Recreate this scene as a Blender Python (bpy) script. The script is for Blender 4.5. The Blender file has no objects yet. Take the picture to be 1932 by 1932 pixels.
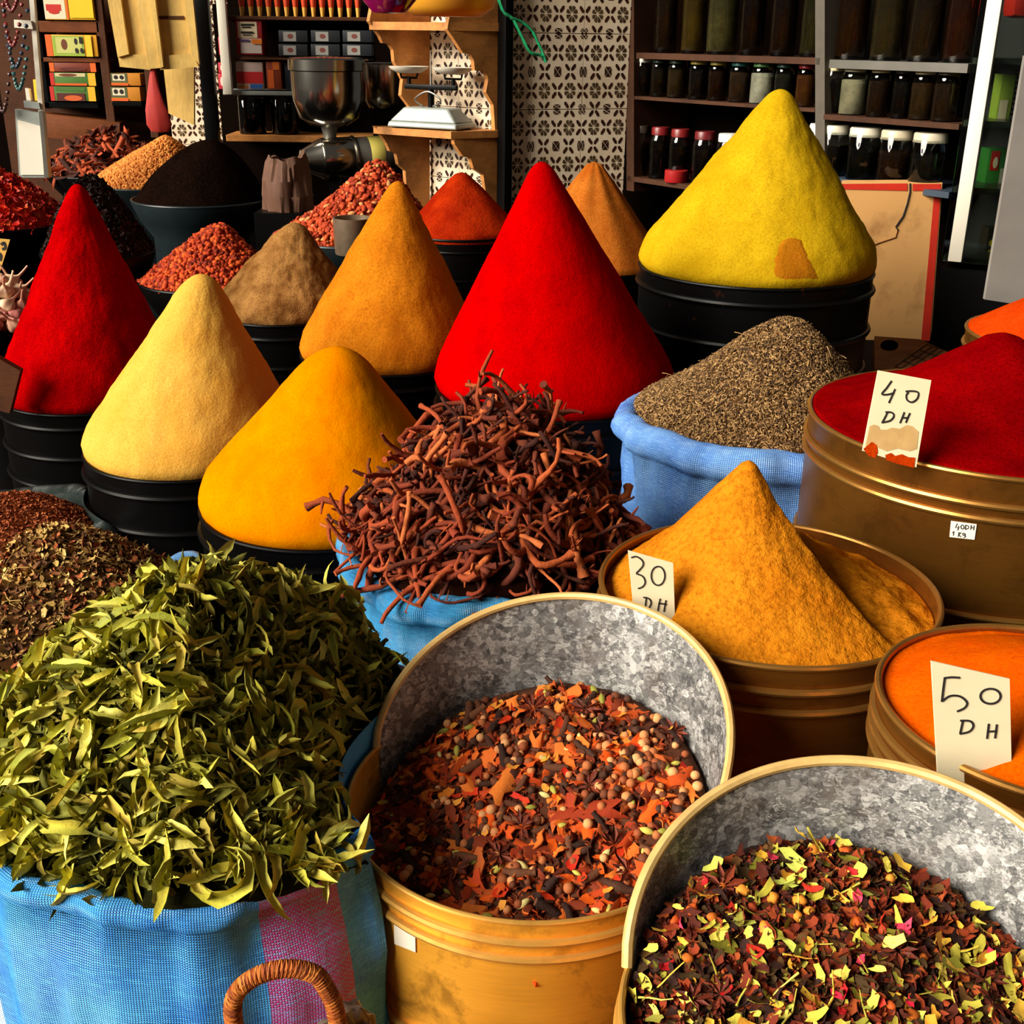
import bpy, bmesh, math, random
import numpy as np
from mathutils import Vector, Matrix, noise as mn
R_ = random.Random(7)
C = bpy.context.scene.collection
SC = bpy.context.scene
PI = math.pi

# ---------------------------------------------------------------- camera, light, exposure
F, PITCH, ROLL, CH = 2200.0, math.radians(22.3), 0.012, 1.6
cam_d = bpy.data.cameras.new('camera'); cam = bpy.data.objects.new('camera', cam_d); C.objects.link(cam)
cam_d.sensor_width = 36; cam_d.lens = 36 * F / 1932
cam_d.clip_start = .02
CAM = Vector((0, 0, CH))
cam.matrix_world = Matrix.Translation(CAM) @ Matrix.Rotation(PI / 2 - PITCH, 4, 'X') @ Matrix.Rotation(ROLL, 4, 'Z')
SC.camera = cam
w = bpy.data.worlds.new('sky'); SC.world = w; w.use_nodes = True
bg = w.node_tree.nodes['Background']; bg.inputs[0].default_value = (1.0, .93, .84, 1); bg.inputs[1].default_value = .065
sd = bpy.data.lights.new('sun', 'SUN'); sun = bpy.data.objects.new('sun', sd); C.objects.link(sun)
sd.energy = 9.4; sd.angle = math.radians(36); sd.color = (1.0, .93, .80)
SUN_FROM = Vector((-1.0, -.54, .58))
sun.rotation_euler = SUN_FROM.to_track_quat('Z', 'Y').to_euler()
vs = SC.view_settings; vs.view_transform = 'Standard'; vs.look = 'None'; vs.gamma = 1; vs.exposure = 0; vs.use_curve_mapping = False

def ray(px, py):
    u, v = (px - 966) / F, (py - 966) / F
    c, s = math.cos(ROLL), math.sin(ROLL)
    x, y = u * c + v * s, -(-u * s + v * c)
    return Vector((x, math.cos(PITCH) + y * math.sin(PITCH), -math.sin(PITCH) + y * math.cos(PITCH)))
def place(px, py, a, R): return CAM + ray(px, py) * (R * F / a)        # a circle of real radius R seen a pixels wide
def wp(px, py, Y): r = ray(px, py); return CAM + r * (Y / r.y)
def atz(px, py, z): r = ray(px, py); return CAM + r * ((z - CH) / r.z)
def onplane(px, py, p0, n): r = ray(px, py); return CAM + r * ((p0 - CAM).dot(n) / r.dot(n))
def oncyl(px, py, c, R):
    r = ray(px, py); a = r.x * r.x + r.y * r.y; ox, oy = -c.x, -c.y
    b = 2 * (r.x * ox + r.y * oy); k = ox * ox + oy * oy - R * R
    t = (-b - math.sqrt(max(0, b * b - 4 * a * k))) / (2 * a); return CAM + r * t

# ---------------------------------------------------------------- materials
def srgb(c):
    f = lambda v: (v / 255) / 12.92 if v / 255 <= .04045 else ((v / 255 + .055) / 1.055) ** 2.4
    return tuple(f(v) for v in c) + (1,)
class NT:
    def __init__(s, name):
        s.m = bpy.data.materials.new(name); s.m.use_nodes = True; s.t = s.m.node_tree
        s.b = s.t.nodes['Principled BSDF']
    def n(s, typ, **kw):
        o = s.t.nodes.new('ShaderNode' + typ)
        for k, v in kw.items():
            if k.startswith('i_'):
                key = k[2:]; key = int(key) if key.isdigit() else key.replace('_', ' ')
                if hasattr(v, 'node') or isinstance(v, bpy.types.NodeSocket): s.t.links.new(v, o.inputs[key])
                else: o.inputs[key].default_value = v
            else: setattr(o, k, v)
        return o
    def link(s, a, b): s.t.links.new(a, b)
    def math(s, op, a, b=0.0, c=None):
        o = s.n('Math', operation=op)
        for i, v in enumerate((a, b, c)):
            if v is None: continue
            if isinstance(v, bpy.types.NodeSocket): s.link(v, o.inputs[i])
            else: o.inputs[i].default_value = v
        return o.outputs[0]
    def mix(s, f, a, b, mode='MIX'):
        o = s.n('Mix', data_type='RGBA', blend_type=mode)
        for k, v in ((0, f), (6, a), (7, b)):
            if isinstance(v, bpy.types.NodeSocket): s.link(v, o.inputs[k])
            else: o.inputs[k].default_value = v
        return o.outputs[2]
    def ramp(s, f, stops, interp='LINEAR'):
        o = s.n('ValToRGB'); s.link(f, o.inputs[0]); cr = o.color_ramp; cr.interpolation = interp
        while len(cr.elements) < len(stops): cr.elements.new(.5)
        for e, (p, c) in zip(cr.elements, stops): e.position = p; e.color = c if len(c) == 4 else tuple(c) + (1,)
        return o.outputs[0]
    def coord(s, kind='Object'): return s.n('TexCoord').outputs[kind]
    def noise(s, scale, detail=3, rough=.55, vec=None, dist=0):
        o = s.n('TexNoise'); o.inputs['Scale'].default_value = scale; o.inputs['Detail'].default_value = detail
        o.inputs['Roughness'].default_value = rough; o.inputs['Distortion'].default_value = dist
        s.link(vec if vec is not None else s.coord(), o.inputs['Vector']); return o.outputs[0]
    def bump(s, h, strength=.3, dist=.01):
        o = s.n('Bump'); o.inputs['Strength'].default_value = strength; o.inputs['Distance'].default_value = dist
        s.link(h, o.inputs['Height']); s.link(o.outputs[0], s.b.inputs['Normal'])
    def base(s, v):
        if isinstance(v, bpy.types.NodeSocket): s.link(v, s.b.inputs['Base Color'])
        else: s.b.inputs['Base Color'].default_value = v
    def set(s, rough=.6, metal=0, spec=None, **kw):
        s.b.inputs['Roughness'].default_value = rough; s.b.inputs['Metallic'].default_value = metal
        if spec is not None: s.b.inputs['Specular IOR Level'].default_value = spec
        for k, v in kw.items(): s.b.inputs[k.replace('_', ' ')].default_value = v
        return s.m
def dim(c, k): return (c[0] * k, c[1] * k, c[2] * k, 1)

def powder(name, c1, c2=None, spot=None, grain=260, bump=.35, big=14, streak=0):
    t = NT(name); c1 = dim(srgb(c1), .62); c2 = dim(srgb(c2), .62) if c2 else dim(c1, .8)
    col = t.mix(t.ramp(t.noise(big, 4, .6), [(.38, (0, 0, 0)), (.66, (1, 1, 1))]), c1, c2)
    fine = t.noise(grain, 2, .7)
    col = t.mix(t.ramp(fine, [(.3, (.55, .55, .55)), (.55, (0, 0, 0))]), col, spot and dim(srgb(spot), .62) or dim(c1, .6))
    t.base(col)
    h = t.math('ADD', t.math('MULTIPLY', t.noise(grain * .8, 3, .7), .5), t.noise(38, 5, .65))
    t.bump(h, bump, .006)
    return t.set(1.0, spec=0.0)
def plain(name, c, rough=.6, metal=0, var=.25, scale=30, bump=0, spec=None, **kw):
    t = NT(name); c = srgb(c)
    t.base(t.mix(t.noise(scale, 4, .6), dim(c, 1 + var * .6), dim(c, 1 - var)))
    if bump: t.bump(t.noise(scale * 4, 4, .6), bump, .004)
    if spec is None and rough >= .9: spec = 0.0
    return t.set(rough, metal, spec, **kw)
def pieces(name, cols, rough=.75, bump=.3, scale=250, interp='CONSTANT', dark=.4):
    """colour picked per separate piece (island or object)"""
    t = NT(name)
    r = t.math('FRACT', t.math('ADD', t.math('MULTIPLY', t.n('NewGeometry').outputs['Random Per Island'], 7.31),
                               t.math('MULTIPLY', t.n('ObjectInfo').outputs['Random'], 5.77)))
    n = len(cols); st = [((i / n), srgb(c)) for i, c in enumerate(cols)]
    col = t.ramp(r, st, interp)
    nz = t.noise(scale, 4, .6)
    col = t.mix(t.math('MULTIPLY', nz, dark), col, t.mix(1.0, col, (.35, .33, .3, 1), 'MULTIPLY'))
    t.base(col); t.bump(nz, bump, .002)
    return t.set(rough, spec=.25)

def two(name, c1, c2, scale, rough=.6, lo=.45, hi=.55, spec=.3):
    t = NT(name); t.base(t.mix(t.ramp(t.noise(scale, 4, .6), [(lo, (0, 0, 0)), (hi, (1, 1, 1))]), srgb(c1), srgb(c2)))
    return t.set(rough, spec=spec)
M = {}
M['red'] = powder('scarlet_powder', (208, 0, 0), (188, 0, 2), (150, 0, 0))
M['redd'] = powder('deep_red_powder', (150, 2, 4), (126, 0, 4), (80, 0, 2))
M['reddr'] = powder('red_cone_powder', (206, 2, 4), (176, 0, 4), (110, 0, 2), bump=.75)
M['beige'] = powder('beige_powder', (255, 198, 88), (252, 186, 74), (224, 152, 50), bump=.4)
M['yellow'] = powder('yellow_powder', (255, 152, 0), (252, 136, 0), (240, 118, 0), bump=.2)
M['ochre'] = powder('ochre_powder', (230, 138, 28), (208, 116, 20), (150, 76, 10), grain=200)
M['olive'] = powder('olive_powder', (232, 188, 28), (216, 170, 20), (176, 130, 12), grain=220)
M['scar'] = powder('orange_scar', (214, 138, 24), (200, 118, 20), (150, 90, 10))
M['tan'] = powder('tan_powder', (196, 142, 80), (140, 90, 44), (96, 60, 26), big=22, bump=.6)
M['brick'] = powder('brick_powder', (196, 52, 12), (160, 32, 8), (110, 20, 4), bump=.6)
M['orangeb'] = powder('dull_orange_powder', (206, 118, 40), (184, 92, 26), (130, 60, 16))
M['turm'] = powder('golden_powder', (240, 148, 30), (226, 130, 22), (150, 70, 6), grain=170, bump=.75)
M['pap'] = powder('paprika_powder', (255, 108, 4), (250, 90, 4), (215, 66, 2), bump=.25)
M['papr'] = powder('red_orange_powder', (226, 72, 10), (214, 60, 8), (170, 40, 4))
M['blackp'] = powder('black_seed_mass', (22, 12, 8), (12, 7, 5), (40, 22, 16), grain=150, bump=.9)
M['black'] = plain('black_paint', (4, 3, 3), .42, 0, .5, 12, 0, .12)
M['blackr'] = two('black_rusty', (4, 4, 4), (54, 24, 12), 26, .42, .64, .74, .2)
M['wood'] = None
def wood(name, c, rough=.6, dirt=.5, scale=(3, 3, 30)):
    t = NT(name); c = srgb(c)
    mp = t.n('Mapping'); t.link(t.coord(), mp.inputs[0]); mp.inputs['Scale'].default_value = scale
    g = t.noise(6, 5, .65, mp.outputs[0], 1.2)
    d = t.ramp(t.noise(7, 5, .7), [(.42, (0, 0, 0)), (.72, (1, 1, 1))])
    col = t.mix(g, dim(c, 1.15), dim(c, .62)); col = t.mix(t.math('MULTIPLY', d, dirt), col, dim(c, .16))
    t.base(col); t.bump(g, .2, .004); return t.set(rough, spec=.2)
M['wood'] = wood('honey_wood', (206, 136, 70), .6, .8)
M['woodp'] = wood('pale_wood', (226, 186, 104), dirt=.35, scale=(20, 3, 3))
M['woodd'] = wood('dark_wood', (84, 44, 18), dirt=.6, scale=(3, 25, 25))
M['rackw'] = wood('rack_wood', (70, 40, 22), dirt=.7, scale=(3, 25, 25))
M['woodb'] = wood('brown_wood', (120, 62, 24), dirt=.5, scale=(3, 25, 25))
def brass(name, c, rough=.38, metal=.55, dirt=.55):
    t = NT(name); c = srgb(c)
    mp = t.n('Mapping'); t.link(t.coord(), mp.inputs[0]); mp.inputs['Scale'].default_value = (6, 6, 90)
    g = t.noise(3, 5, .7, mp.outputs[0])
    d = t.ramp(t.noise(16, 6, .7, None, .4), [(.5, (0, 0, 0)), (.66, (1, 1, 1))])
    d2 = t.ramp(t.noise(5, 4, .6), [(.4, (0, 0, 0)), (.75, (1, 1, 1))])
    col = t.mix(g, dim(c, 1.12), dim(c, .78)); col = t.mix(t.math('MULTIPLY', d2, .35), col, dim(c, .45))
    col = t.mix(t.math('MULTIPLY', d, dirt), col, (.045, .014, .003, 1))
    t.base(col); t.bump(g, .06, .002)
    return t.set(rough, metal)
M['brass'] = brass('golden_tin', (246, 174, 56), .42, .4)
M['brassd'] = brass('dull_brass', (150, 96, 34), .34, .8, .35)
M['bead'] = brass('worn_brass_edge', (238, 178, 84), .35, .6, .25)
M['beadd'] = brass('dull_brass_edge', (186, 132, 62), .32, .8, .25)
def zinc():
    t = NT('galvanized_zinc'); vo = t.n('TexVoronoi'); vo.inputs['Scale'].default_value = 75; vo.inputs['Randomness'].default_value = 1
    t.link(t.mix(.06, t.coord(), t.n('TexNoise', i_Scale=60.0).outputs[1]), vo.inputs['Vector'])
    v2 = t.n('TexVoronoi'); v2.inputs['Scale'].default_value = 150; t.link(t.coord(), v2.inputs['Vector'])
    a = t.n('RGBToBW'); t.link(vo.outputs['Color'], a.inputs[0]); b = t.n('RGBToBW'); t.link(v2.outputs['Color'], b.inputs[0])
    v = t.math('ADD', t.math('MULTIPLY', a.outputs[0], .5), t.math('MULTIPLY', b.outputs[0], .5))
    col = t.ramp(v, [(.2, srgb((74, 74, 74))), (.5, srgb((126, 124, 122))), (.8, srgb((192, 190, 186)))])
    d = t.ramp(t.noise(9, 5, .7), [(.48, (0, 0, 0)), (.72, (1, 1, 1))])
    col = t.mix(t.math('MULTIPLY', d, .6), col, srgb((84, 58, 42)))
    t.base(col); return t.set(.5, .35)
M['zinc'] = zinc()
M['rimw'] = plain('worn_cream_rim', (222, 182, 112), .5, .2, .5, 45)
M['card'] = plain('cream_card', (226, 210, 172), .8, 0, .14, 22)
M['yc'] = plain('yellow_card', (206, 160, 70), .8)
M['ink'] = plain('dark_ink', (26, 20, 18), .8, 0, .1)
M['white'] = plain('white_paint', (226, 218, 200), .5, 0, .12, 6)
M['steel'] = plain('polished_steel', (190, 184, 172), .18, 1, .15, 8)
M['steeld'] = plain('dull_steel', (120, 116, 108), .4, .7, .3, 12)
M['greyp'] = plain('grey_enamel', (150, 156, 150), .45, .1, .3, 20)
M['bowl'] = plain('blue_green_bowl', (20, 30, 33), .4, 0, .4, 16, 0, .3)
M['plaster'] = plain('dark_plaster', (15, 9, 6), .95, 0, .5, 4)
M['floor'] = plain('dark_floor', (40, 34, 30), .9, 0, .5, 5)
M['glaze'] = None
M['tile'] = two('glazed_tile', (246, 230, 204), (222, 198, 164), 6, .35, .3, .7)
M['motif'] = two('brown_glaze', (66, 32, 22), (38, 22, 18), 30, .35, .35, .65)
M['motif2'] = two('olive_glaze', (92, 74, 48), (58, 40, 26), 40, .35, .35, .65)
M['grout'] = plain('grout', (110, 84, 60), .9)
def glass(name, c, rough=.04):
    t = NT(name); t.base(srgb(c)); return t.set(rough, 0, None, Transmission_Weight=1.0, IOR=1.45)
M['glass'] = glass('clear_glass', (235, 240, 235))
M['glassd'] = glass('smoky_glass', (150, 160, 150))
def weave(name, c1, c2, dark, bands=(), pitch=.0042, ru=1.0):
    """woven plastic strip cloth, u and v in metres along the sack"""
    t = NT(name); uv = t.coord('UV'); sp = t.n('SeparateXYZ'); t.link(uv, sp.inputs[0])
    u, v = sp.outputs[0], sp.outputs[1]
    k = 2 * PI / pitch
    su = t.math('SINE', t.math('MULTIPLY', u, k)); sv = t.math('SINE', t.math('MULTIPLY', v, k))
    h = t.math('MULTIPLY', su, sv); au = t.math('ABSOLUTE', su); av = t.math('ABSOLUTE', sv)
    gap = t.math('MINIMUM', au, av)
    col = t.mix(t.ramp(t.noise(10, 5, .65), [(.35, (0, 0, 0)), (.65, (1, 1, 1))]), srgb(c1), srgb(c2))
    for (u0, u1, cb) in bands:
        m = t.math('MULTIPLY', t.math('GREATER_THAN', u, u0), t.math('LESS_THAN', u, u1))
        col = t.mix(m, col, t.mix(t.math('MULTIPLY', t.math('GREATER_THAN', h, .1), .45), srgb(cb), srgb(c1)))
    mp = t.n('Mapping'); t.link(uv, mp.inputs[0]); mp.inputs['Scale'].default_value = (60, 400, 1)
    col = t.mix(t.math('MULTIPLY', t.ramp(t.noise(1, 3, .6, mp.outputs[0]), [(.5, (0, 0, 0)), (.7, (1, 1, 1))]), .5), col, dim(srgb(c1), 1.5))
    col = t.mix(t.ramp(gap, [(.0, (.75, .75, .75)), (.22, (0, 0, 0))]), col, srgb(dark))
    t.base(col)
    hh = t.math('ADD', t.math('MULTIPLY', gap, .5), t.math('MULTIPLY', t.noise(24, 5, .6), 1.2))
    t.bump(hh, .6, .004)
    return t.set(.42, spec=.5)
M['sackg'] = weave('sky_blue_weave', (70, 168, 226), (40, 128, 208), (16, 74, 150), ())
M['sackb'] = weave('cornflower_weave', (120, 170, 230), (70, 122, 206), (22, 50, 120), (), .0062)
M['sackt'] = weave('turquoise_weave', (62, 150, 196), (34, 112, 170), (12, 60, 100))
M['sackd'] = weave('dark_green_weave', (26, 42, 38), (16, 28, 26), (6, 12, 12))
M['sackp'] = weave('pale_blue_weave', (120, 170, 216), (84, 140, 200), (40, 70, 130))

# ---------------------------------------------------------------- mesh helpers
class MB:
    def __init__(s): s.v = []; s.f = []; s.mi = []; s.uv = []
    def add(s, v, f, mi=0, uv=None):
        o = len(s.v); s.v += [tuple(p) for p in v]; s.f += [tuple(i + o for i in q) for q in f]; s.mi += [mi] * len(f)
        if uv: s.uv += uv
        return s
    def box(s, c, d, rot=None, mi=0, bev=0):
        x, y, z = d[0] / 2, d[1] / 2, d[2] / 2; c = Vector(c)
        if bev:
            bm = bmesh.new(); bmesh.ops.create_cube(bm, size=1)
            for q in bm.verts: q.co = Vector((q.co.x * d[0], q.co.y * d[1], q.co.z * d[2]))
            bmesh.ops.bevel(bm, geom=bm.edges[:], offset=bev, segments=2, affect='EDGES', profile=.6)
            vv = [q.co.copy() for q in bm.verts]; ff = [[q.index for q in f.verts] for f in bm.faces]; bm.free()
        else:
            vv = [Vector(p) for p in ((-x, -y, -z), (x, -y, -z), (x, y, -z), (-x, y, -z), (-x, -y, z), (x, -y, z), (x, y, z), (-x, y, z))]
            ff = [(0, 3, 2, 1), (4, 5, 6, 7), (0, 1, 5, 4), (1, 2, 6, 5), (2, 3, 7, 6), (3, 0, 4, 7)]
        return s.add([(rot @ p if rot else p) + c for p in vv], ff, mi)
    def hexa(s, front, back, mi=0):          # two quads (4 corners each) joined to a solid
        return s.add(list(front) + list(back), [(0, 1, 2, 3), (7, 6, 5, 4), (0, 4, 5, 1), (1, 5, 6, 2), (2, 6, 7, 3), (3, 7, 4, 0)], mi)
    def tube(s, pts, rad, n=8, mi=0, caps=True, flat=1.0):
        pts = [Vector(p) for p in pts]; m = len(pts); V = []; F_ = []
        up = Vector((.31, .17, .93)); prev = None
        for i, p in enumerate(pts):
            t = (pts[min(i + 1, m - 1)] - pts[max(i - 1, 0)]).normalized()
            a = (prev - t * prev.dot(t)) if prev else t.cross(up)
            if a.length < 1e-6: a = t.cross(Vector((1, 0, 0)))
            a.normalize(); b = t.cross(a); prev = a
            r = rad[i] if hasattr(rad, '__len__') else rad
            for k in range(n):
                an = 2 * PI * k / n; V.append(p + a * (math.cos(an) * r) + b * (math.sin(an) * r * flat))
        for i in range(m - 1):
            for k in range(n): F_.append((i * n + k, i * n + (k + 1) % n, (i + 1) * n + (k + 1) % n, (i + 1) * n + k))
        if caps: F_.append(tuple(range(n - 1, -1, -1))); F_.append(tuple((m - 1) * n + k for k in range(n)))
        return s.add(V, F_, mi)
    def lathe(s, prof, n=48, c=(0, 0, 0), mi=0, fn=None, uvR=None):
        V = []; F_ = []; uv = []; m = len(prof); L = [0]
        for i in range(1, m): L.append(L[-1] + math.hypot(prof[i][0] - prof[i - 1][0], prof[i][1] - prof[i - 1][1]))
        for (r, z) in prof:
            for k in range(n):
                a = 2 * PI * k / n; p = Vector((c[0] + r * math.cos(a), c[1] + r * math.sin(a), c[2] + z))
                V.append(fn(p, a, r, z) if fn else p)
        for i in range(m - 1):
            for k in range(n):
                F_.append((i * n + k, i * n + (k + 1) % n, (i + 1) * n + (k + 1) % n, (i + 1) * n + k))
                if uvR: uv += [(k / n * 2 * PI * uvR, L[i]), ((k + 1) / n * 2 * PI * uvR, L[i]), ((k + 1) / n * 2 * PI * uvR, L[i + 1]), (k / n * 2 * PI * uvR, L[i + 1])]
        return s.add(V, F_, mi, uv if uvR else None)
    def mesh(s, name, mats, smooth=True, sharp=40):
        me = bpy.data.meshes.new(name); me.from_pydata(s.v, [], s.f)
        for m in (mats if isinstance(mats, (list, tuple)) else [mats]): me.materials.append(m)
        if any(s.mi): me.polygons.foreach_set('material_index', s.mi)
        if s.uv and len(s.uv) == sum(len(f) for f in s.f):
            l = me.uv_layers.new(name='UVMap'); l.data.foreach_set('uv', np.array(s.uv, dtype=np.float32).ravel())
        me.update()
        if smooth:
            me.polygons.foreach_set('use_smooth', [True] * len(me.polygons))
            if sharp: me.set_sharp_from_angle(angle=math.radians(sharp))
        return me
    def build(s, name, mats, parent=None, smooth=True, sharp=40, **kw):
        o = bpy.data.objects.new(name, s.mesh(name, mats, smooth, sharp)); C.objects.link(o)
        if parent: o.parent = parent
        for k, v in kw.items(): o[k] = v
        return o
def tag(o, label, cat, group=None, kind=None):
    o['label'] = label
    if cat: o['category'] = cat
    if group: o['group'] = group
    if kind: o['kind'] = kind
    return o
def thing(name, label, cat, loc=(0, 0, 0), rz=0, group=None):
    o = bpy.data.objects.new(name, None); C.objects.link(o); o.location = loc; o.rotation_euler = (0, 0, rz); o.empty_display_size = .05
    return tag(o, label, cat, group)
def put(name, me, mat4=None, parent=None):
    o = bpy.data.objects.new(name, me); C.objects.link(o)
    if parent: o.parent = parent
    if mat4 is not None: o.matrix_local = mat4
    return o
def nz(p, s=1.0, seed=0): return mn.noise(Vector((p[0] * s + seed * 3.7, p[1] * s - seed * 1.9, p[2] * s + seed)))
def catmull(P, n=6):
    P = [Vector(p) for p in P]; out = []
    for i in range(len(P) - 1):
        a, b, c, d = P[max(i - 1, 0)], P[i], P[i + 1], P[min(i + 2, len(P) - 1)]
        for k in range(n):
            t = k / n
            out.append(.5 * ((2 * b) + (c - a) * t + (2 * a - 5 * b + 4 * c - d) * t * t + (3 * b - a - 3 * c + d) * t ** 3))
    return out + [P[-1]]
def interp(x, xs, ys): return float(np.interp(x, xs, ys))
def joined(name, groups, mats, parent=None, smooth=True, extra=None, **kw):
    """one mesh out of many small pieces: groups = [(verts, faces, [4x4 ...], material index)]; extra = an MB laid under them"""
    Vs = []; loops = []; tot = []; mi = []; off = 0
    if extra:
        Vs.append(np.array(extra.v, dtype=np.float32)); off = len(extra.v)
        for f, m in zip(extra.f, extra.mi): loops.append(np.array(f)); tot.append(np.array([len(f)])); mi.append(np.array([m]))
    for vv, ff, mats4, idx in groups:
        if not len(mats4): continue
        A = np.array([np.array(m) for m in mats4], dtype=np.float32); v = np.array([tuple(p) + (1,) for p in vv], dtype=np.float32)
        W = np.einsum('nij,vj->nvi', A, v)[:, :, :3]; N = len(A); nv = len(v)
        Vs.append(W.reshape(-1, 3)); fl = np.concatenate([np.array(f) for f in ff]); ft = np.array([len(f) for f in ff])
        loops.append((fl[None, :] + (np.arange(N) * nv + off)[:, None]).ravel()); tot.append(np.tile(ft, N)); mi.append(np.full(N * len(ft), idx))
        off += N * nv
    Vs = np.concatenate(Vs); loops = np.concatenate(loops).astype(np.int32); tot = np.concatenate(tot).astype(np.int32); mi = np.concatenate(mi).astype(np.int32)
    me = bpy.data.meshes.new(name); me.vertices.add(len(Vs)); me.vertices.foreach_set('co', Vs.ravel())
    me.loops.add(len(loops)); me.loops.foreach_set('vertex_index', loops)
    me.polygons.add(len(tot)); me.polygons.foreach_set('loop_start', np.concatenate([[0], np.cumsum(tot)[:-1]]).astype(np.int32))
    for m in mats: me.materials.append(m)
    me.polygons.foreach_set('material_index', mi)
    me.polygons.foreach_set('use_smooth', np.full(len(tot), smooth))
    me.update(calc_edges=True); me.validate()
    o = bpy.data.objects.new(name, me); C.objects.link(o)
    if parent: o.parent = parent
    for k, v in kw.items(): o[k] = v
    return o

# ---------------------------------------------------------------- heaps
class Heap:
    """height field over a disc: centre c (Vector), radius R, h(dx, dy) above c.z"""
    def __init__(s, c, R, h): s.c, s.R, s.h = c, R, h
    def nrm(s, x, y, e=.004):
        return Vector((s.h(x - e, y) - s.h(x + e, y), s.h(x, y - e) - s.h(x, y + e), 2 * e)).normalized()
    def mb(s, rings=26, n=72, skirt=.03):
        b = MB(); V = [s.c + Vector((0, 0, s.h(0, 0)))]; F_ = []
        for i in range(1, rings + 1):
            r = s.R * (i / rings)
            for k in range(n):
                a = 2 * PI * k / n; x, y = r * math.cos(a), r * math.sin(a); V.append(s.c + Vector((x, y, s.h(x, y))))
        for k in range(n): a = 2 * PI * k / n; V.append(s.c + Vector((s.R * .97 * math.cos(a), s.R * .97 * math.sin(a), -skirt)))
        for k in range(n): F_.append((0, 1 + k, 1 + (k + 1) % n))
        for i in range(rings):
            o = 1 + i * n
            for k in range(n): F_.append((o + k, o + n + k, o + n + (k + 1) % n, o + (k + 1) % n))
        F_.append(tuple(1 + rings * n + k for k in range(n - 1, -1, -1)))
        return b.add(V, F_)
    def spots(s, N, rng, rmax=1.0, facing=None, tilt=.5, lift=0, scale=(1, 1), reject=None, edge=0, align=None):
        out = []; tries = 0
        while len(out) < N and tries < N * 40:
            tries += 1
            r = s.R * rmax * math.sqrt(rng.random()); a = rng.random() * 2 * PI; x, y = r * math.cos(a), r * math.sin(a)
            n = s.nrm(x, y); p = s.c + Vector((x, y, s.h(x, y)))
            if facing is not None and n.dot((CAM - p).normalized()) < facing: continue
            if reject and reject(p): continue
            p = p + n * (lift if not callable(lift) else lift(rng))
            n2 = (n + Vector((rng.gauss(0, tilt), rng.gauss(0, tilt), rng.gauss(0, tilt)))).normalized()
            q = n2.to_track_quat('Z', 'Y').to_matrix() @ Matrix.Rotation(rng.random() * 2 * PI, 3, 'Z')
            k = rng.uniform(*scale)
            out.append(Matrix.Translation(p) @ (q * k).to_4x4())
        return out
def dome(R, H, p=1.6, amp=0.0, fr=9, seed=0, ax=0, ay=0, q=1.0):
    def h(x, y):
        d = min(1, math.hypot(x - ax * (1 - math.hypot(x, y) / R), y - ay * (1 - math.hypot(x, y) / R)) / R)
        return H * (1 - d ** p) ** q + amp * nz((x, y, 0), fr, seed)
    return h
def conical(R, prof_d, prof_h, H, amp=0.0, fr=14, seed=0, ax=0, ay=0):
    def h(x, y):
        k = 1 - min(1, math.hypot(x, y) / R); d = math.hypot(x - ax * k, y - ay * k) / R
        return H * interp(d, prof_d, prof_h) + amp * nz((x, y, 0), fr, seed)
    return h

def cone_thing(name, c, R, apex, mat, label, tip=.045, sharp=1.0, bulge=.0, amp=.0012, seed=0, foot=.025, lean=None):
    """a powder cone: lathe whose axis leans to the apex; rounded foot and tip"""
    Hh = apex.z - c.z; ax, ay = apex.x - c.x, 0
    P = [(R * .955, -.012), (R * .985, -.004), (R, foot * .35), (R * .992, foot * .8), (R * .965, foot * 1.7)]
    z0 = foot * 1.7; r0 = R * .965
    for i in range(1, 41):
        t = i / 40; r = r0 * (1 - t) + R * bulge * math.sin(PI * t) ; P.append((r, z0 + (Hh - z0) * t))
    # round the tip
    tr = tip * R / .22; out = []
    for (r, z) in P:
        t = (z - z0) / (Hh - z0)
        out.append((r, z))
    k = next(i for i, (r, z) in enumerate(out) if r < tr and i > 5); ra, za = out[k]
    slope = (out[k - 1][0] - ra) / (out[k][1] - out[k - 1][1]); hz = ra / slope * .5
    top = [(ra * (1 - j / 8), za + hz * (1 - (1 - j / 8) ** 2)) for j in range(1, 8)] + [(.0005, za + hz)]
    out = out[:k + 1] + top; zs = Hh / (za + hz); out = [(r, z * zs if z > z0 else z) for r, z in out]
    def fn(p, a, r, z):
        t = max(0, z) / Hh
        q = Vector((p.x + ax * t, p.y + ay * t, p.z)); d = Vector((math.cos(a), math.sin(a), .35))
        k = min(1, r / (R * .3))
        return q + d * k * (amp * 2.2 * nz(q, 16, seed) + amp * nz(q, 50, seed) + amp * .6 * nz(q, 120, seed))
    b = MB().lathe(out, 160, (0, 0, 0), 0, fn)
    b.add([(0, 0, -.012)] + [b.v[i] for i in range(160)], [(0, (k + 1) % 160 + 1, k + 1) for k in range(160)])
    o = b.build(name, mat, None, True, 0); o.location = c
    return tag(o, label, 'spice cone')

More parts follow.
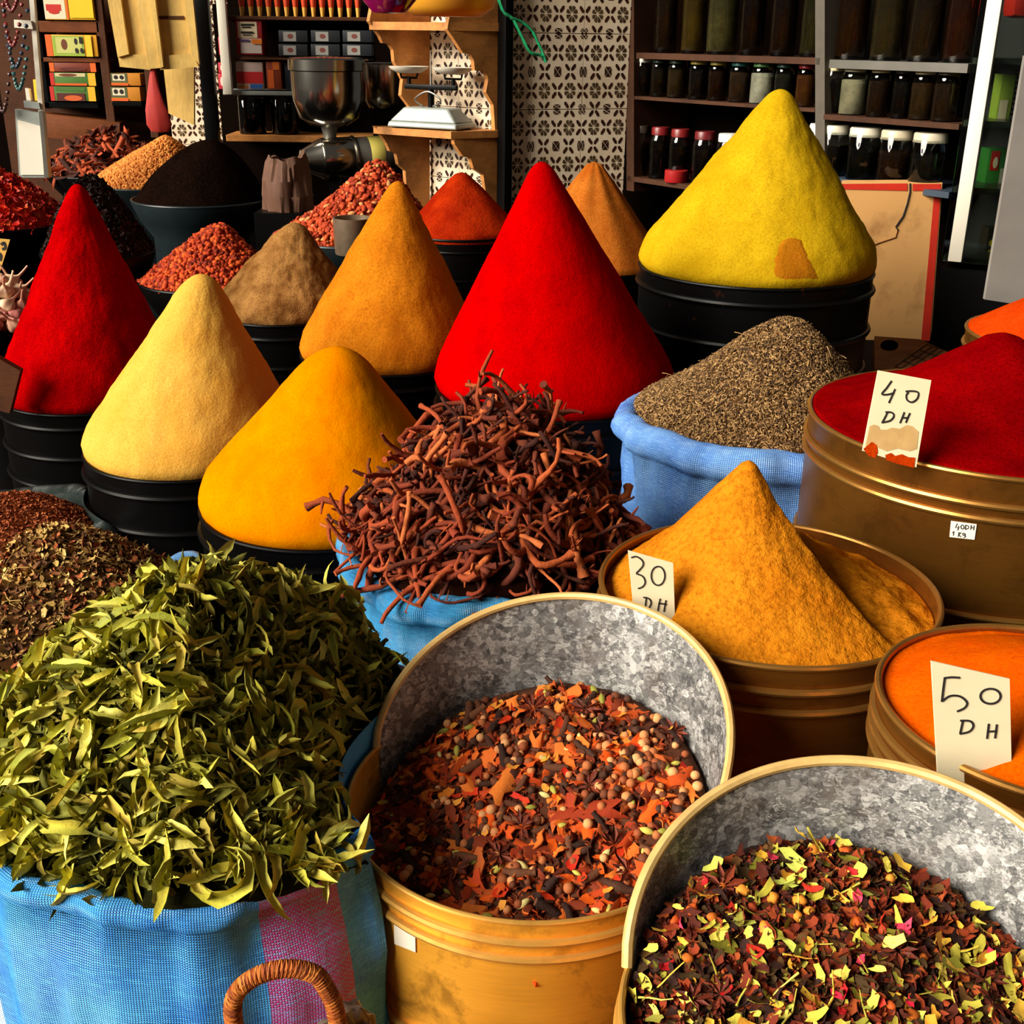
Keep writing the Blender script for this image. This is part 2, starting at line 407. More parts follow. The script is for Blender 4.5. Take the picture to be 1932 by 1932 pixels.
def drum(name, label, c, R, mat, bead, beads, floor=0.0, thick=.004, rimr=.004, deep=.075, group=None, cat='drum', brk=.004):
    """round sheet-metal drum, c = centre of its rim"""
    t = thing(name, label, cat, (c.x, c.y, floor), 0, group); h = c.z - floor
    P = [(.001, 0), (R * .97, 0), (R * .985, .01), (R, .02), (R, h - .004), (R + .001, h), (R - thick, h), (R - thick, h - deep + .005), (R - thick - .004, h - deep), (.001, h - deep)]
    MB().lathe(P, 96).build('body', [mat], t)
    MB().lathe(ringprof(R, h, rimr), 96).build('rim', [bead], t)
    for dz in beads: MB().lathe(ringprof(R + brk * .2, h - dz, brk), 96).build('bead', [bead], t)
    return t
def ringprof(R, z, r, n=8): return [(R + r * math.cos(2 * PI * k / n), z + r * math.sin(2 * PI * k / n)) for k in range(n + 1)]
def squeeze(p, cyl):
    for (cx, cy, cr) in cyl:
        d = Vector((p.x - cx, p.y - cy)); l = d.length
        if l < cr:
            d = d / l * cr; p = Vector((cx + d.x, cy + d.y, p.z))
    return p
def sq(b, cyl): b.v = [tuple(squeeze(Vector(p), cyl)) for p in b.v]; return b
def sack(name, label, c, R, mat, roll=.02, seed=0, sag=.01, wr=.006, cyl=(), floor=0, base_r=.86, bulge=1.04, rimf=None):
    h = c.z - floor
    P = [(.001, 0), (R * base_r * .9, 0), (R * base_r, .02)]
    for i in range(1, 22): t = i / 22; P.append((R * (base_r + (bulge - base_r) * math.sin(PI * .62 * t) ** .8), .02 + (h - .02 - roll * 2.2) * t))
    rr = R * 1.0
    for k in range(0, 11): a = -PI * .42 + PI * 1.3 * k / 10; P.append((rr + roll * math.cos(a), h - roll + roll * math.sin(a) * 1.05))
    P += [(rr - roll * .9, h - .05), (R * .6, h - .09), (.001, h - .1)]
    def fn(p, a, r, z):
        k = max(0, min(1, z / h)); e = Vector((math.cos(a), math.sin(a), 0))
        p = p + e * (wr * nz((math.cos(a) * 3, math.sin(a) * 3, z * 6), 1.3, seed) * 2 + wr * .8 * nz((math.cos(a) * 9, math.sin(a) * 9, z * 16), 1, seed + 5) + wr * .35 * nz((math.cos(a) * 16, math.sin(a) * 16, z * 50), 1, seed + 9))
        if k > .8: p.z += (sag * nz((math.cos(a), math.sin(a), .3), 1.6, seed + 2) * 2 + (rimf(a) if rimf else 0)) * (k - .8) * 5
        q = squeeze(p + Vector((c.x, c.y, 0)), cyl); return q - Vector((c.x, c.y, 0))
    t = thing(name, label, 'sack', (c.x, c.y, floor))
    MB().lathe(P, 180, (0, 0, 0), 0, fn, R).build('bag', [mat], t, True, 0)
    return t

# ---------------------------------------------------------------- the setting (large structure first)
def sk(o): o['kind'] = 'structure'; return o
sk(MB().box((0, 2.5, -.03), (7, 8, .06)).build('floor', M['floor'], None, False))
rd = Vector((math.cos(math.radians(32)), math.sin(math.radians(32)), 0)); ld = Vector((-.78, .626, 0))
K = wp(955, 66, 4.0); K.z = 0                                          # the pillar's near corner
def along(px, P, d, py=66):                                           # parameter t where P + d t is seen in column px
    r = ray(px, py); return (P.y * r.x - P.x * r.y) / (d.x * r.y - d.y * r.x)
rt_ = Vector((math.cos(math.radians(21)), math.sin(math.radians(21)), 0))   # the tiled column's own line
TC = along(1187, K, rt_); CORN = K + rt_ * TC
jd = Vector((.60, -.80, 0))
JE = along(1800, CORN, jd)
TS = .232; TW = TS * .78
def tile_mesh():
    b = MB(); g = TS * .5 - .0012; th = .006; s = TS
    b.box((0, -th / 2, 0), (2 * g, th, 2 * g), None, 0)
    def poly(pts, mi): b.add([(x, -th - .0006, z) for x, z in pts], [tuple(range(len(pts)))], mi)
    c = s / 2
    def bar(x, z, a, L0, L1, wd, mi=1):
        d = (math.cos(a), math.sin(a)); n = (-d[1], d[0])
        f = lambda l, q: (x + d[0] * l + n[0] * q, z + d[1] * l + n[1] * q)
        pts = [f(L0, 0), f(L0 + wd, -wd), f(L1 - wd, -wd), f(L1, 0), f(L1 - wd, wd), f(L0 + wd, wd)]
        if all(abs(p[0]) < g + .001 and abs(p[1]) < g + .001 for p in pts): poly([(max(-g, min(g, p[0])), max(-g, min(g, p[1]))) for p in pts], mi)
    for i in (0, 1):
        for j in (0, 1):
            fx, fz = (i - .5) * c, (j - .5) * c
            for k in range(8):
                a = 2 * PI * (k + .5) / 8; r0, r1 = s * .020, s * .112; w_ = .33
                poly([(fx + r0 * math.cos(a), fz + r0 * math.sin(a)), (fx + r1 * .8 * math.cos(a - w_), fz + r1 * .8 * math.sin(a - w_)), (fx + r1 * math.cos(a - w_ * .6), fz + r1 * math.sin(a - w_ * .6)),
                      (fx + r1 * math.cos(a + w_ * .6), fz + r1 * math.sin(a + w_ * .6)), (fx + r1 * .8 * math.cos(a + w_), fz + r1 * .8 * math.sin(a + w_))], 2)
    for i in range(-2, 3):
        for j in range(-2, 3):
            x, z = i * c / 2, j * c / 2
            if (i + j) % 2:
                for k in range(4): bar(x, z, PI / 4 + k * PI / 2, s * .022, s * .146, s * .025)
            elif i % 2 == 0:
                q = s * .068; x0, x1, z0, z1 = max(-g, x - q), min(g, x + q), max(-g, z - q), min(g, z + q)
                cx, cz = (x0 + x1) / 2, (z0 + z1) / 2; e = .0012
                for tri in (((x0 + 2 * e, z0), (x1 - 2 * e, z0), (cx, cz - e)), ((x1, z0 + 2 * e), (x1, z1 - 2 * e), (cx + e, cz)), ((x1 - 2 * e, z1), (x0 + 2 * e, z1), (cx, cz + e)), ((x0, z1 - 2 * e), (x0, z0 + 2 * e), (cx - e, cz))): poly(tri, 1)
    b.v = [(x * TW / TS, y, z) for x, y, z in b.v]
    return b.mesh('tile', [M['tile'], M['motif'], M['motif2']], False)
TILE = tile_mesh()
def tiled_wall(name, P, d, L, t0, z0, ztop, mat=None, back=.05):
    """a wall from plan point P along d with glazed tiles (separate parts) on its near face"""
    rz = math.atan2(d.y, d.x); n = Vector((d.y, -d.x, 0))              # n points to the viewer's side
    c = P + d * (L / 2) - n * (back / 2)
    o = sk(MB().box((0, 0, 0), (L, back, ztop)).build(name, M['grout'], None, False)); o.location = (c.x, c.y, ztop / 2); o.rotation_euler = (0, 0, rz)
    cols = int(L / TW) + 2
    for i in range(-1, cols):
        x0 = t0 + i * TW
        if x0 + TW < .01 or x0 > L - .01: continue
        for j in range(int((ztop - z0) / TS)):
            fr = min(L, x0 + TW) - max(0, x0); cx = (min(L, x0 + TW) + max(0, x0)) / 2
            if fr < TW * .999:
                bm = bmesh.new(); bm.from_mesh(TILE)
                lo, hi = max(0, x0) - (x0 + TW / 2), min(L, x0 + TW) - (x0 + TW / 2)
                for co, no in ((lo, (-1, 0, 0)), (hi, (1, 0, 0))): bmesh.ops.bisect_plane(bm, geom=bm.verts[:] + bm.edges[:] + bm.faces[:], plane_co=(co, 0, 0), plane_no=no, clear_outer=True)
                me = bpy.data.meshes.new('tile'); bm.to_mesh(me); bm.free()
                for m_ in TILE.materials: me.materials.append(m_)
            else: me = TILE
            q = put('tile', me, Matrix.Translation((x0 + TW / 2 - L / 2, -back / 2, z0 + TS * (j + .5) - ztop / 2)) @ Matrix.Rotation(R_.gauss(0, .004), 4, 'Y'), o)
    return o
zt = wp(1050, 205, 4.1).z                                             # a joint of the tile grid
z0t = zt - TS * 2
tiled_wall('wall_corner', K, rt_, TC, along(1003, K, rt_) - TW, z0t, 2.2)
LN = along(803, K, ld)
tiled_wall('wall_niche', K + ld * LN, -ld, LN, -.03, z0t, 2.2)
t = sk(MB().box((0, 0, 1.1), (.03, .05, 2.2), None, 0, .004).build('trim_1', M['black'])); t.location = K + Vector((-.002, -.02, 0)); t.rotation_euler = (0, 0, math.atan2(rd.y, rd.x))
n_j = Vector((jd.y, -jd.x, 0))
WRB = CORN - n_j * .26                                                # the rack's back wall
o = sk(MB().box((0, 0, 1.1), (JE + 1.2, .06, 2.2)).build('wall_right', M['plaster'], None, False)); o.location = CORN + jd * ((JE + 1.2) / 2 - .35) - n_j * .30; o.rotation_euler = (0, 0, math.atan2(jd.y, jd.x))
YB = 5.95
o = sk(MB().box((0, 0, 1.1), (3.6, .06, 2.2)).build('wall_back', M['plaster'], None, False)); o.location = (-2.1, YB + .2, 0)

# ---------------------------------------------------------------- powder cones on black drums
def cone_set(key, px, py, a, R, apx, apy, mat, label, dlabel, nb=3, tip=.045, bulge=0, amp=.0012, seed=0, blackm='black', foot=.025, step=.075):
    c = place(px, py, a, R); ap = wp(apx, apy, c.y); 
    cone = cone_thing('powder_cone', c, R, ap, M[mat], label, tip, 1, bulge, amp, seed, foot)
    drum('black_drum', dlabel, c + Vector((0, 0, -.012)), R * .985, M[blackm], M[blackm], [.035 + step * i for i in range(nb)], brk=.007)
    return c, ap
c_redc, _ = cone_set('redc', 1048, 719, 227, .25, 1022, 305, 'red', 'tall bright scarlet powder cone behind the heap of roots', 'black drum under the tall bright scarlet powder cone', tip=.03, amp=.0008, seed=1)
c_beige, _ = cone_set('beige', 362, 831, 198, .22, 378, 517, 'beige', 'pale beige powder cone with small scuffs on its face', 'black drum under the pale beige powder cone', tip=.055, bulge=-.015, amp=.0013, seed=2)
c_yel, _ = cone_set('yel', 615, 935, 235, .22, 635, 655, 'yellow', 'smooth bright yellow-orange powder cone beside the roots', 'black drum under the bright yellow-orange powder cone', tip=.07, amp=.0008, seed=3)
c_och, _ = cone_set('och', 735, 657, 168, .21, 750, 342, 'ochre', 'ochre brown powder cone between the beige and scarlet cones', 'black drum under the ochre brown powder cone', tip=.03, bulge=.012, seed=4)
c_redl, _ = cone_set('redl', 173, 727, 165, .22, 145, 347, 'reddr', 'dark red rough powder cone beside the garlic', 'black drum under the dark red powder cone', tip=.035, amp=.0022, seed=5)
c_oli, a_oli = cone_set('oli', 1425, 494, 220, .27, 1473, 168, 'olive', 'olive yellow powder cone with a crumbled orange patch', 'rusty black drum under the olive yellow powder cone', tip=.035, amp=.002, seed=6, blackm='blackr', step=.09)
c_tan, _ = cone_set('tan', 535, 580, 122, .17, 555, 420, 'tan', 'small mottled tan powder cone before the almonds', 'black drum under the small mottled tan cone', tip=.05, bulge=.03, amp=.003, seed=7)
# crumbled patch on the olive cone
def cone_patch(cone):
    from mathutils.bvhtree import BVHTree
    bv = BVHTree.FromPolygons([v.co for v in cone.data.vertices], [tuple(p.vertices) for p in cone.data.polygons])
    ys = [447, 454, 466, 480, 494, 508, 520, 529]; xl = [1490, 1475, 1466, 1462, 1457, 1456, 1459, 1463]; xr = [1500, 1514, 1518, 1526, 1531, 1538, 1545, 1551]; b = MB(); V = []
    for i, y in enumerate(ys):
        for k in range(8):
            x = xl[i] + (xr[i] - xl[i]) * k / 7 + (2.5 * nz((i, k, 0), .9, 3) if k in (0, 7) else 0)
            hit, nn, _, _ = bv.ray_cast(CAM - cone.location, ray(x, y - (3 * nz((k, 1, 0), 1.3, 2) if i == 0 else 0)))
            V.append(hit + nn.normalized() * (.0028 if 0 < k < 7 and 0 < i < 7 else -.001))
    return b.add(V, [(i * 8 + k, (i + 1) * 8 + k, (i + 1) * 8 + k + 1, i * 8 + k + 1) for i in range(7) for k in range(7)])
for o in bpy.data.objects:
    if o.get('label', '').startswith('olive yellow'): oc = o
cone_patch(oc).build('crumbled_patch', M['scar'], oc, True, 0, label='crumbled orange patch')
# rounded heaps at the back
def heap_thing(name, label, cat, hp, mat, rings=30, n=96, **kw): return tag(hp.mb(rings, n).build(name, mat, None, True, 0), label, cat, **kw)
c = place(872, 430, 110, .15); ap = wp(868, 326, c.y)
heap_thing('powder_heap', 'rough brick red powder heap before the scalloped shelf', 'powder heap', Heap(c, .15, conical(.15, [0, .12, .3, 1], [1, .96, .78, 0], ap.z - c.z, .006, 18, 3)), M['brick'])
drum('black_drum', 'black drum under the rough brick red heap', c + Vector((0, 0, -.01)), .147, M['black'], M['black'], [.03, .1])
c_or = place(1115, 490, 140, .2); ap = wp(1110, 305, c_or.y)
def fl(x, y, f=conical(.2, [0, .1, .25, 1], [1, .97, .82, 0], ap.z - c_or.z, .002, 20, 4)):
    return f(x, y) + .004 * math.sin(math.atan2(y, x) * 9) * min(1, math.hypot(x, y) / .08)
heap_thing('powder_heap', 'dull orange fluted powder heap behind the scarlet cone', 'powder heap', Heap(c_or, .2, fl), M['orangeb'])
drum('black_drum', 'black drum under the dull orange fluted heap', c_or + Vector((0, 0, -.01)), .197, M['black'], M['black'], [.03, .1])

# ---------------------------------------------------------------- hand lettered cards
def card(label, corners, Yb, Yt, strokes, sr, name='price_card', mat='card', stroke_mat='ink', th=.0016, stains=()):
    """corners tl, tr, br, bl in the photograph; foot at distance Yb, head at Yt"""
    tl, tr, br, bl = wp(*corners[0], Yt), wp(*corners[1], Yt), wp(*corners[2], Yb), wp(*corners[3], Yb)
    n = (tr - bl).cross(tl - br).normalized()
    if n.dot(CAM - tl) < 0: n = -n
    p0 = (tl + tr + br + bl) / 4; f = [q - n * (q - p0).dot(n) for q in (tl, bl, br, tr)]
    t = thing(name, label, 'price card', (f[1] + f[2]) / 2); L = t.location.copy()
    MB().hexa([q - L for q in f], [q - n * th - L for q in f]).build('card', M[mat], t, False)
    for k, (px, m) in enumerate(stains):
        MB().add([onplane(x, y, p0, n) + n * (.0004 + .00015 * k) - L for x, y in px], [tuple(range(len(px)))]).build('stain', m, t, False)
    for st in strokes:
        pts = [onplane(x, y, p0, n) + n * .0007 - L for x, y in st]
        if len(pts) > 2: pts = catmull(pts, 4)
        side = []
        V = []
        for i, p in enumerate(pts):
            d = (pts[min(i + 1, len(pts) - 1)] - pts[max(i - 1, 0)]).normalized(); s_ = d.cross(n) * sr; V += [p - s_, p + s_]
        MB().add(V, [(2 * i, 2 * i + 1, 2 * i + 3, 2 * i + 2) for i in range(len(pts) - 1)]).build('lettering', M[stroke_mat], t, False)
    return t
def tr(pts, s, ox, oy): return [(x / s + ox, y / s + oy) for x, y in pts]
def ell(cx, cy, rx, ry, a0=-100, a1=262, n=14): return [(cx + rx * math.cos(math.radians(a0 + (a1 - a0) * i / n)), cy + ry * math.sin(math.radians(a0 + (a1 - a0) * i / n))) for i in range(n + 1)]

# ---------------------------------------------------------------- brass drums with powder
def brass_drum(label, px, py, a, R, beads, mat='brassd', bead='beadd'):
    c = place(px, py, a, R); return c, drum('spice_drum', label, c, R, M[mat], M[bead], beads, thick=.0035, rimr=.0035, brk=.0045)
c30, _ = brass_drum('dark brass drum with golden powder and the 30 DH card', 1447, 1105, 312, .19, [.028, .052, .21])
c40, _ = brass_drum('wide dull brass drum of red powder with the 40 DH card', 1880, 790, 343, .25, [.036, .054, .185])
c50, d50 = brass_drum('brass drum of smooth orange powder with the 50 DH card', 1988, 1332, 318, .15, [.022, .036, .05])
cdr, _ = brass_drum('brass drum of red-orange powder by the grey metal sheet', 2030, 632, 195, .2, [.03, .075, .16])
ap = wp(1403, 872, c30.y + .015); H30 = ap.z - c30.z + .012
def h30(x, y):
    ax, ay = ap.x - c30.x, .02
    d = math.hypot(x - ax * (1 - math.hypot(x, y) / .186), y - ay) / .186
    h = H30 * interp(d, [0, .06, .2, .55, .85, 1.05], [1, .97, .8, .36, .08, -.07]) - .012
    # the collapsed flank: right of a line from the apex towards the viewer's lower right
    sx, sy = x - ax - .012, y - ay; dirx, diry = .70, -.72
    side = sx * diry * -1 * -1 - sy * dirx * -1 if False else (sx * -diry + sy * dirx)
    al = sx * dirx + sy * diry
    k = min(1, max(0, (side + .006 * nz((x, y, 0), 40, 2)) / .016)); k = k * k * (3 - 2 * k)
    dep = .080 * math.exp(-((al - .05) / .09) ** 2) * math.exp(-max(0, side - .03) / .07)
    h -= k * dep
    h += .0022 * nz((x, y, 0), 45, 1) + .0012 * nz((x, y, 0), 110, 1) + k * .008 * nz((x, y, 0), 34, 8)
    return max(h, -.02 + .003 * nz((x, y, 0), 30, 8))
heap_thing('powder_heap', 'golden brown powder heap with a collapsed flank in the 30 DH drum', 'powder heap', Heap(c30, .186, h30), M['turm'], 90, 200)
ap = wp(1888, 655, c40.y + .03); H40 = ap.z - c40.z + .02
heap_thing('powder_heap', 'crimson powder heap in the wide 40 DH drum', 'powder heap', Heap(c40, .246, conical(.246, [0, .1, .3, .65, .85, 1], [1, .95, .66, .24, .10, .03], H40, .003, 24, 9, ap.x - c40.x, .03)), M['redd'], 50, 130)
heap_thing('powder_heap', 'low smooth orange powder heap in the 50 DH drum', 'powder heap', Heap(c50 + Vector((0, 0, -.006)), .147, conical(.147, [0, .3, .8, .93, 1], [1, .78, .25, .08, .05], .055, .0012, 30, 5)), M['pap'], 40, 110)
ap = wp(1985, 520, cdr.y)
heap_thing('powder_heap', 'red-orange powder heap in the drum by the grey metal sheet', 'powder heap', Heap(cdr, .197, conical(.197, [0, .2, .6, 1], [1, .85, .45, .03], ap.z - cdr.z, .002, 24, 6)), M['papr'], 36, 100)

s4, o4 = 1932 / 782, (1150, 300)
card('cream 40 DH price card stained at its foot, in the crimson powder', [(1656, 699), (1758, 717), (1728, 882), (1628, 850)], c40.y - .215, c40.y - .165,
     [tr(p, s4, *o4) for p in ([(1314, 1034), (1290, 1068), (1268, 1096), (1296, 1098), (1326, 1090)], [(1330, 1072), (1314, 1108), (1300, 1138)],
      [(1378, 1084), (1412, 1082), (1438, 1090), (1432, 1118), (1408, 1134), (1386, 1124), (1382, 1102), (1392, 1088)],
      [(1294, 1182), (1282, 1206), (1270, 1228)], [(1284, 1180), (1314, 1182), (1324, 1198), (1306, 1220), (1266, 1229)],
      [(1373, 1180), (1363, 1206), (1352, 1232)], [(1399, 1184), (1389, 1206), (1379, 1230)], [(1362, 1206), (1378, 1207), (1392, 1207)])], .0011,
     stains=[(tr([(1212, 1246), (1232, 1238), (1252, 1244), (1262, 1262), (1290, 1262), (1318, 1252), (1352, 1258), (1384, 1240), (1412, 1246), (1440, 1272), (1432, 1352), (1398, 1362), (1340, 1350), (1290, 1362), (1230, 1338), (1192, 1340)], s4, *o4), plain('tan_stain', (196, 158, 104), .9, 0, .3, 60)),
             (tr([(1182, 1352), (1196, 1340), (1222, 1318), (1246, 1334), (1250, 1368), (1238, 1394), (1206, 1384)], s4, *o4), M['papr']),
             (tr([(1284, 1380), (1312, 1370), (1330, 1384), (1362, 1376), (1392, 1390), (1424, 1392), (1418, 1440), (1330, 1418), (1288, 1402)], s4, *o4), M['papr'])])
s3, o3 = 1932 / 650, (650, 700)
card('cream 30 DH price card stuck in the golden brown powder', [(1185, 1038), (1270, 1062), (1276, 1240), (1202, 1220)], c30.y - .098, c30.y - .07,
     [tr(p, s3, *o3) for p in ([(1606, 1046), (1636, 1040), (1668, 1062), (1672, 1092), (1634, 1134)], [(1634, 1136), (1670, 1150), (1685, 1182), (1672, 1208), (1644, 1220)],
      ell(1757, 1148, 38, 53), [(1692, 1266), (1688, 1300), (1684, 1340)], [(1674, 1268), (1706, 1276), (1718, 1300), (1704, 1330), (1680, 1342)],
      [(1770, 1275), (1762, 1310), (1756, 1345)], [(1802, 1284), (1796, 1314), (1790, 1350)], [(1758, 1302), (1780, 1304), (1806, 1308)])], .0008)
s5, o5 = 1932 / 832, (1100, 850)
card('cream 50 DH price card stuck in the smooth orange powder', [(1757, 1247), (1905, 1281), (1910, 1510), (1770, 1480)], c50.y - .10, c50.y - .085,
     [tr(p, s5, *o5) for p in ([(1578, 996), (1612, 992), (1650, 994)], [(1583, 994), (1576, 1046), (1570, 1100)], [(1570, 1098), (1606, 1074), (1650, 1076), (1680, 1102), (1670, 1126), (1636, 1142)],
      ell(1783, 1075, 44, 33), [(1662, 1184), (1656, 1212), (1650, 1240)], [(1650, 1182), (1694, 1184), (1708, 1206), (1690, 1230), (1648, 1240)],
      [(1776, 1195), (1772, 1228), (1768, 1262)], [(1811, 1198), (1807, 1230), (1803, 1260)], [(1771, 1230), (1790, 1229), (1813, 1228)])], .0009)
def sticker(label, corners, c, R, strokes, sr=.0006, name='price_sticker', nx=8):
    t = thing(name, label, 'sticker', oncyl(*corners[3], c, R + .0008)); L = t.location.copy(); V = []
    for i in range(nx + 1):
        for j in (0, 1):
            u = i / nx; a = [corners[0][k] * (1 - u) + corners[1][k] * u for k in (0, 1)]; b = [corners[3][k] * (1 - u) + corners[2][k] * u for k in (0, 1)]
            for off in (.0016, .0003): V.append(oncyl(*(a if j == 0 else b), c, R + off) - L)
    F_ = []
    for i in range(nx): o = i * 4; F_ += [(o, o + 2, o + 6, o + 4), (o + 1, o + 5, o + 7, o + 3)]
    F_ += [(0, 1, 3, 2), (nx * 4, nx * 4 + 2, nx * 4 + 3, nx * 4 + 1)]
    MB().add(V, F_).build('label', M['white'], t)
    for st in strokes:
        pts = [oncyl(x, y, c, R + .0021) - L for x, y in (st if len(st) < 3 else [tuple(p) for p in st])]
        V = []
        for i, p in enumerate(pts):
            d = (pts[min(i + 1, len(pts) - 1)] - pts[max(i - 1, 0)]).normalized(); s_ = d.cross(Vector((p.x + L.x - c.x, p.y + L.y - c.y, 0)).normalized()) * sr; V += [p - s_, p + s_]
        MB().add(V, [(2 * i, 2 * i + 1, 2 * i + 3, 2 * i + 2) for i in range(len(pts) - 1)]).build('lettering', M['ink'], t, False)
    return t
sticker('small white 40DH 1Kg sticker on the wide brass drum', tr([(1612, 308), (1725, 323), (1715, 391), (1605, 379)], s5, *o5), c40, .25,
        [tr(p, s5, *o5) for p in ([(1640, 320), (1631, 338), (1648, 338)], [(1646, 330), (1642, 350)], ell(1662, 335, 7, 9), [(1677, 326), (1674, 346)], [(1674, 326), (1689, 331), (1688, 341), (1673, 346)],
         [(1701, 326), (1698, 347)], [(1713, 328), (1711, 349)], [(1699, 337), (1713, 339)], [(1617, 360), (1625, 353), (1622, 373)], [(1647, 357), (1644, 378)], [(1657, 359), (1646, 368), (1656, 379)], ell(1668, 367, 5, 5), [(1674, 364), (1675, 378), (1667, 382)])], .0006)

# ---------------------------------------------------------------- small piece meshes
def leaf(L, W, curl, side, fold, twist, seed, n=9, serr=.12):
    rg = random.Random(seed); V = []; cx = [-1, -.5, 0, .5, 1]; p = Vector((0, 0, 0)); a = -curl * .5; b = -side * .5
    for i in range(n + 1):
        t = i / n; wd = W * .5 * max(.03, math.sin(PI * min(1, t ** .75)) ** .75); wd *= 1 + serr * (1 if i % 2 else -1)
        f = Vector((math.cos(a) * math.cos(b), math.sin(b), math.sin(a))); nrm = Vector((-math.sin(a), 0, math.cos(a))); s_ = f.cross(nrm) * -1
        q = Matrix.Rotation(twist * (t - .5), 3, f)
        for c in cx:
            lift = fold * wd * (abs(c) ** 1.5) + rg.gauss(0, .06) * wd * abs(c)
            V.append(p + q @ (s_ * c * wd * (1 - .22 * abs(fold)) + nrm * lift))
        p = p + f * (L / n); a += curl / n * (1 + rg.gauss(0, .35)); b += side / n * (1 + rg.gauss(0, .35))
    m = sum(V, Vector()) / len(V); V = [v - m for v in V]
    return V, [(i * 5 + k, i * 5 + k + 1, i * 5 + k + 6, i * 5 + k + 5) for i in range(n) for k in range(4)]
def root(L, r, bend, seed, n=11, sides=7):
    rg = random.Random(seed); P = [Vector((0, 0, 0))]; d = Vector((1, 0, 0)); ax = Vector((0, rg.gauss(0, 1), rg.gauss(0, .35))).normalized()
    kn = rg.randint(2, max(2, n - 2))
    for i in range(n):
        d = (Matrix.Rotation(bend / n * (1 + rg.gauss(0, .7)) + (rg.gauss(0, .5) if i == kn else 0), 3, Vector((0, -ax.z, ax.y))) @ d + Vector((rg.gauss(0, .06), rg.gauss(0, .10), rg.gauss(0, .07)))).normalized(); P.append(P[-1] + d * (L / n))
    rad = [r * (1 - .45 * i / n) * (1 + rg.gauss(0, .13)) for i in range(n + 1)]; rad[0] *= 1.15
    b = MB().tube(P, rad, sides)
    for k in range(rg.randint(0, 2)):
        i = rg.randint(2, n - 2); e = (P[i + 1] - P[i]).cross(Vector((rg.gauss(0, 1), rg.gauss(0, 1), rg.gauss(0, 1)))).normalized(); b.tube([P[i], P[i] + e * r * 2 + d * r, P[i] + e * r * rg.uniform(3, 5) + d * r * 2], [rad[i] * .6, rad[i] * .45, rad[i] * .2], 5)
    m = sum(P, Vector()) / len(P); return [Vector(v) - m for v in b.v], b.f
def chip(L, W, curve, seed, th=.0012):
    rg = random.Random(seed); nx, ny = 5, 3; top = []
    for i in range(nx + 1):
        for j in range(ny + 1):
            u, v = i / nx - .5, j / ny - .5; x = u * L + (rg.gauss(0, .10) * L if i in (0, nx) else 0); y = v * W * (1 + rg.gauss(0, .1)) + (rg.gauss(0, .1) * W if j in (0, ny) else 0)
            if rg.random() < .08 and i in (0, nx): x *= .75
            top.append(Vector((x, y, -curve * (y / max(W, 1e-6)) ** 2 * W * 2 + rg.gauss(0, .03) * W)))
    nT = len(top); V = top + [p - Vector((0, 0, th)) for p in top]; F_ = []; ix = lambda i, j: i * (ny + 1) + j
    for i in range(nx):
        for j in range(ny): q = (ix(i, j), ix(i + 1, j), ix(i + 1, j + 1), ix(i, j + 1)); F_ += [q, tuple(k + nT for k in reversed(q))]
    ring = [ix(i, 0) for i in range(nx + 1)] + [ix(nx, j) for j in range(1, ny + 1)] + [ix(i, ny) for i in range(nx - 1, -1, -1)] + [ix(0, j) for j in range(ny - 1, 0, -1)]
    for k in range(len(ring)): a, b = ring[k], ring[(k + 1) % len(ring)]; F_.append((b, a, a + nT, b + nT))
    return V, F_
def blob(rx, ry, rz, seed, sub=2, amp=.08, point=0):
    bm = bmesh.new(); bmesh.ops.create_icosphere(bm, subdivisions=sub, radius=1); V = []
    for v in bm.verts:
        c = v.co; k = 1 + amp * nz(c, 2.2, seed); tp = 1 - point * abs(c.x) ** 2.5
        V.append(Vector((c.x * rx * k, c.y * ry * k * tp, c.z * rz * k * tp)))
    Fc = [tuple(q.index for q in f.verts) for f in bm.faces]; bm.free(); return V, Fc
def clove(L, r, seed):
    rg = random.Random(seed); n = 7; P = [Vector((L * (i / n - .5), .06 * L * math.sin(i * .5 + seed), 0)) for i in range(n + 1)]
    b = MB().tube(P, [r * (.55 + .5 * math.sin(PI * (.12 + .76 * i / n))) * (1 + rg.gauss(0, .12)) for i in range(n + 1)], 8); return [Vector(v) for v in b.v], b.f
def anise(R, seed):
    rg = random.Random(seed); V = []; F_ = []
    for k in range(8):
        a = 2 * PI * k / 8 + rg.gauss(0, .09); L = R * rg.uniform(.72, 1.05); wd = L * .17; hh = L * .22; d = Vector((math.cos(a), math.sin(a), 0)); s_ = Vector((-d.y, d.x, 0)); up = Vector((0, 0, 1))
        o = len(V); bend = rg.uniform(.02, .3) * L
        V += [d * L * .08, d * L * .5 + s_ * wd + up * hh * .55, d * L + up * bend, d * L * .5 - s_ * wd + up * hh * .55, d * L * .45 - up * hh * .5, d * L * .5 + s_ * wd * .35 + up * hh * .1, d * L * .5 - s_ * wd * .35 + up * hh * .1, d * L * .9 + up * bend * .7]
        F_ += [(o, o + 4, o + 1), (o + 1, o + 4, o + 2), (o + 2, o + 4, o + 3), (o + 3, o + 4, o), (o, o + 1, o + 5), (o + 1, o + 2, o + 7, o + 5), (o + 3, o, o + 6), (o + 2, o + 3, o + 6, o + 7), (o, o + 5, o + 6), (o + 5, o + 7, o + 6)]
    return V, F_
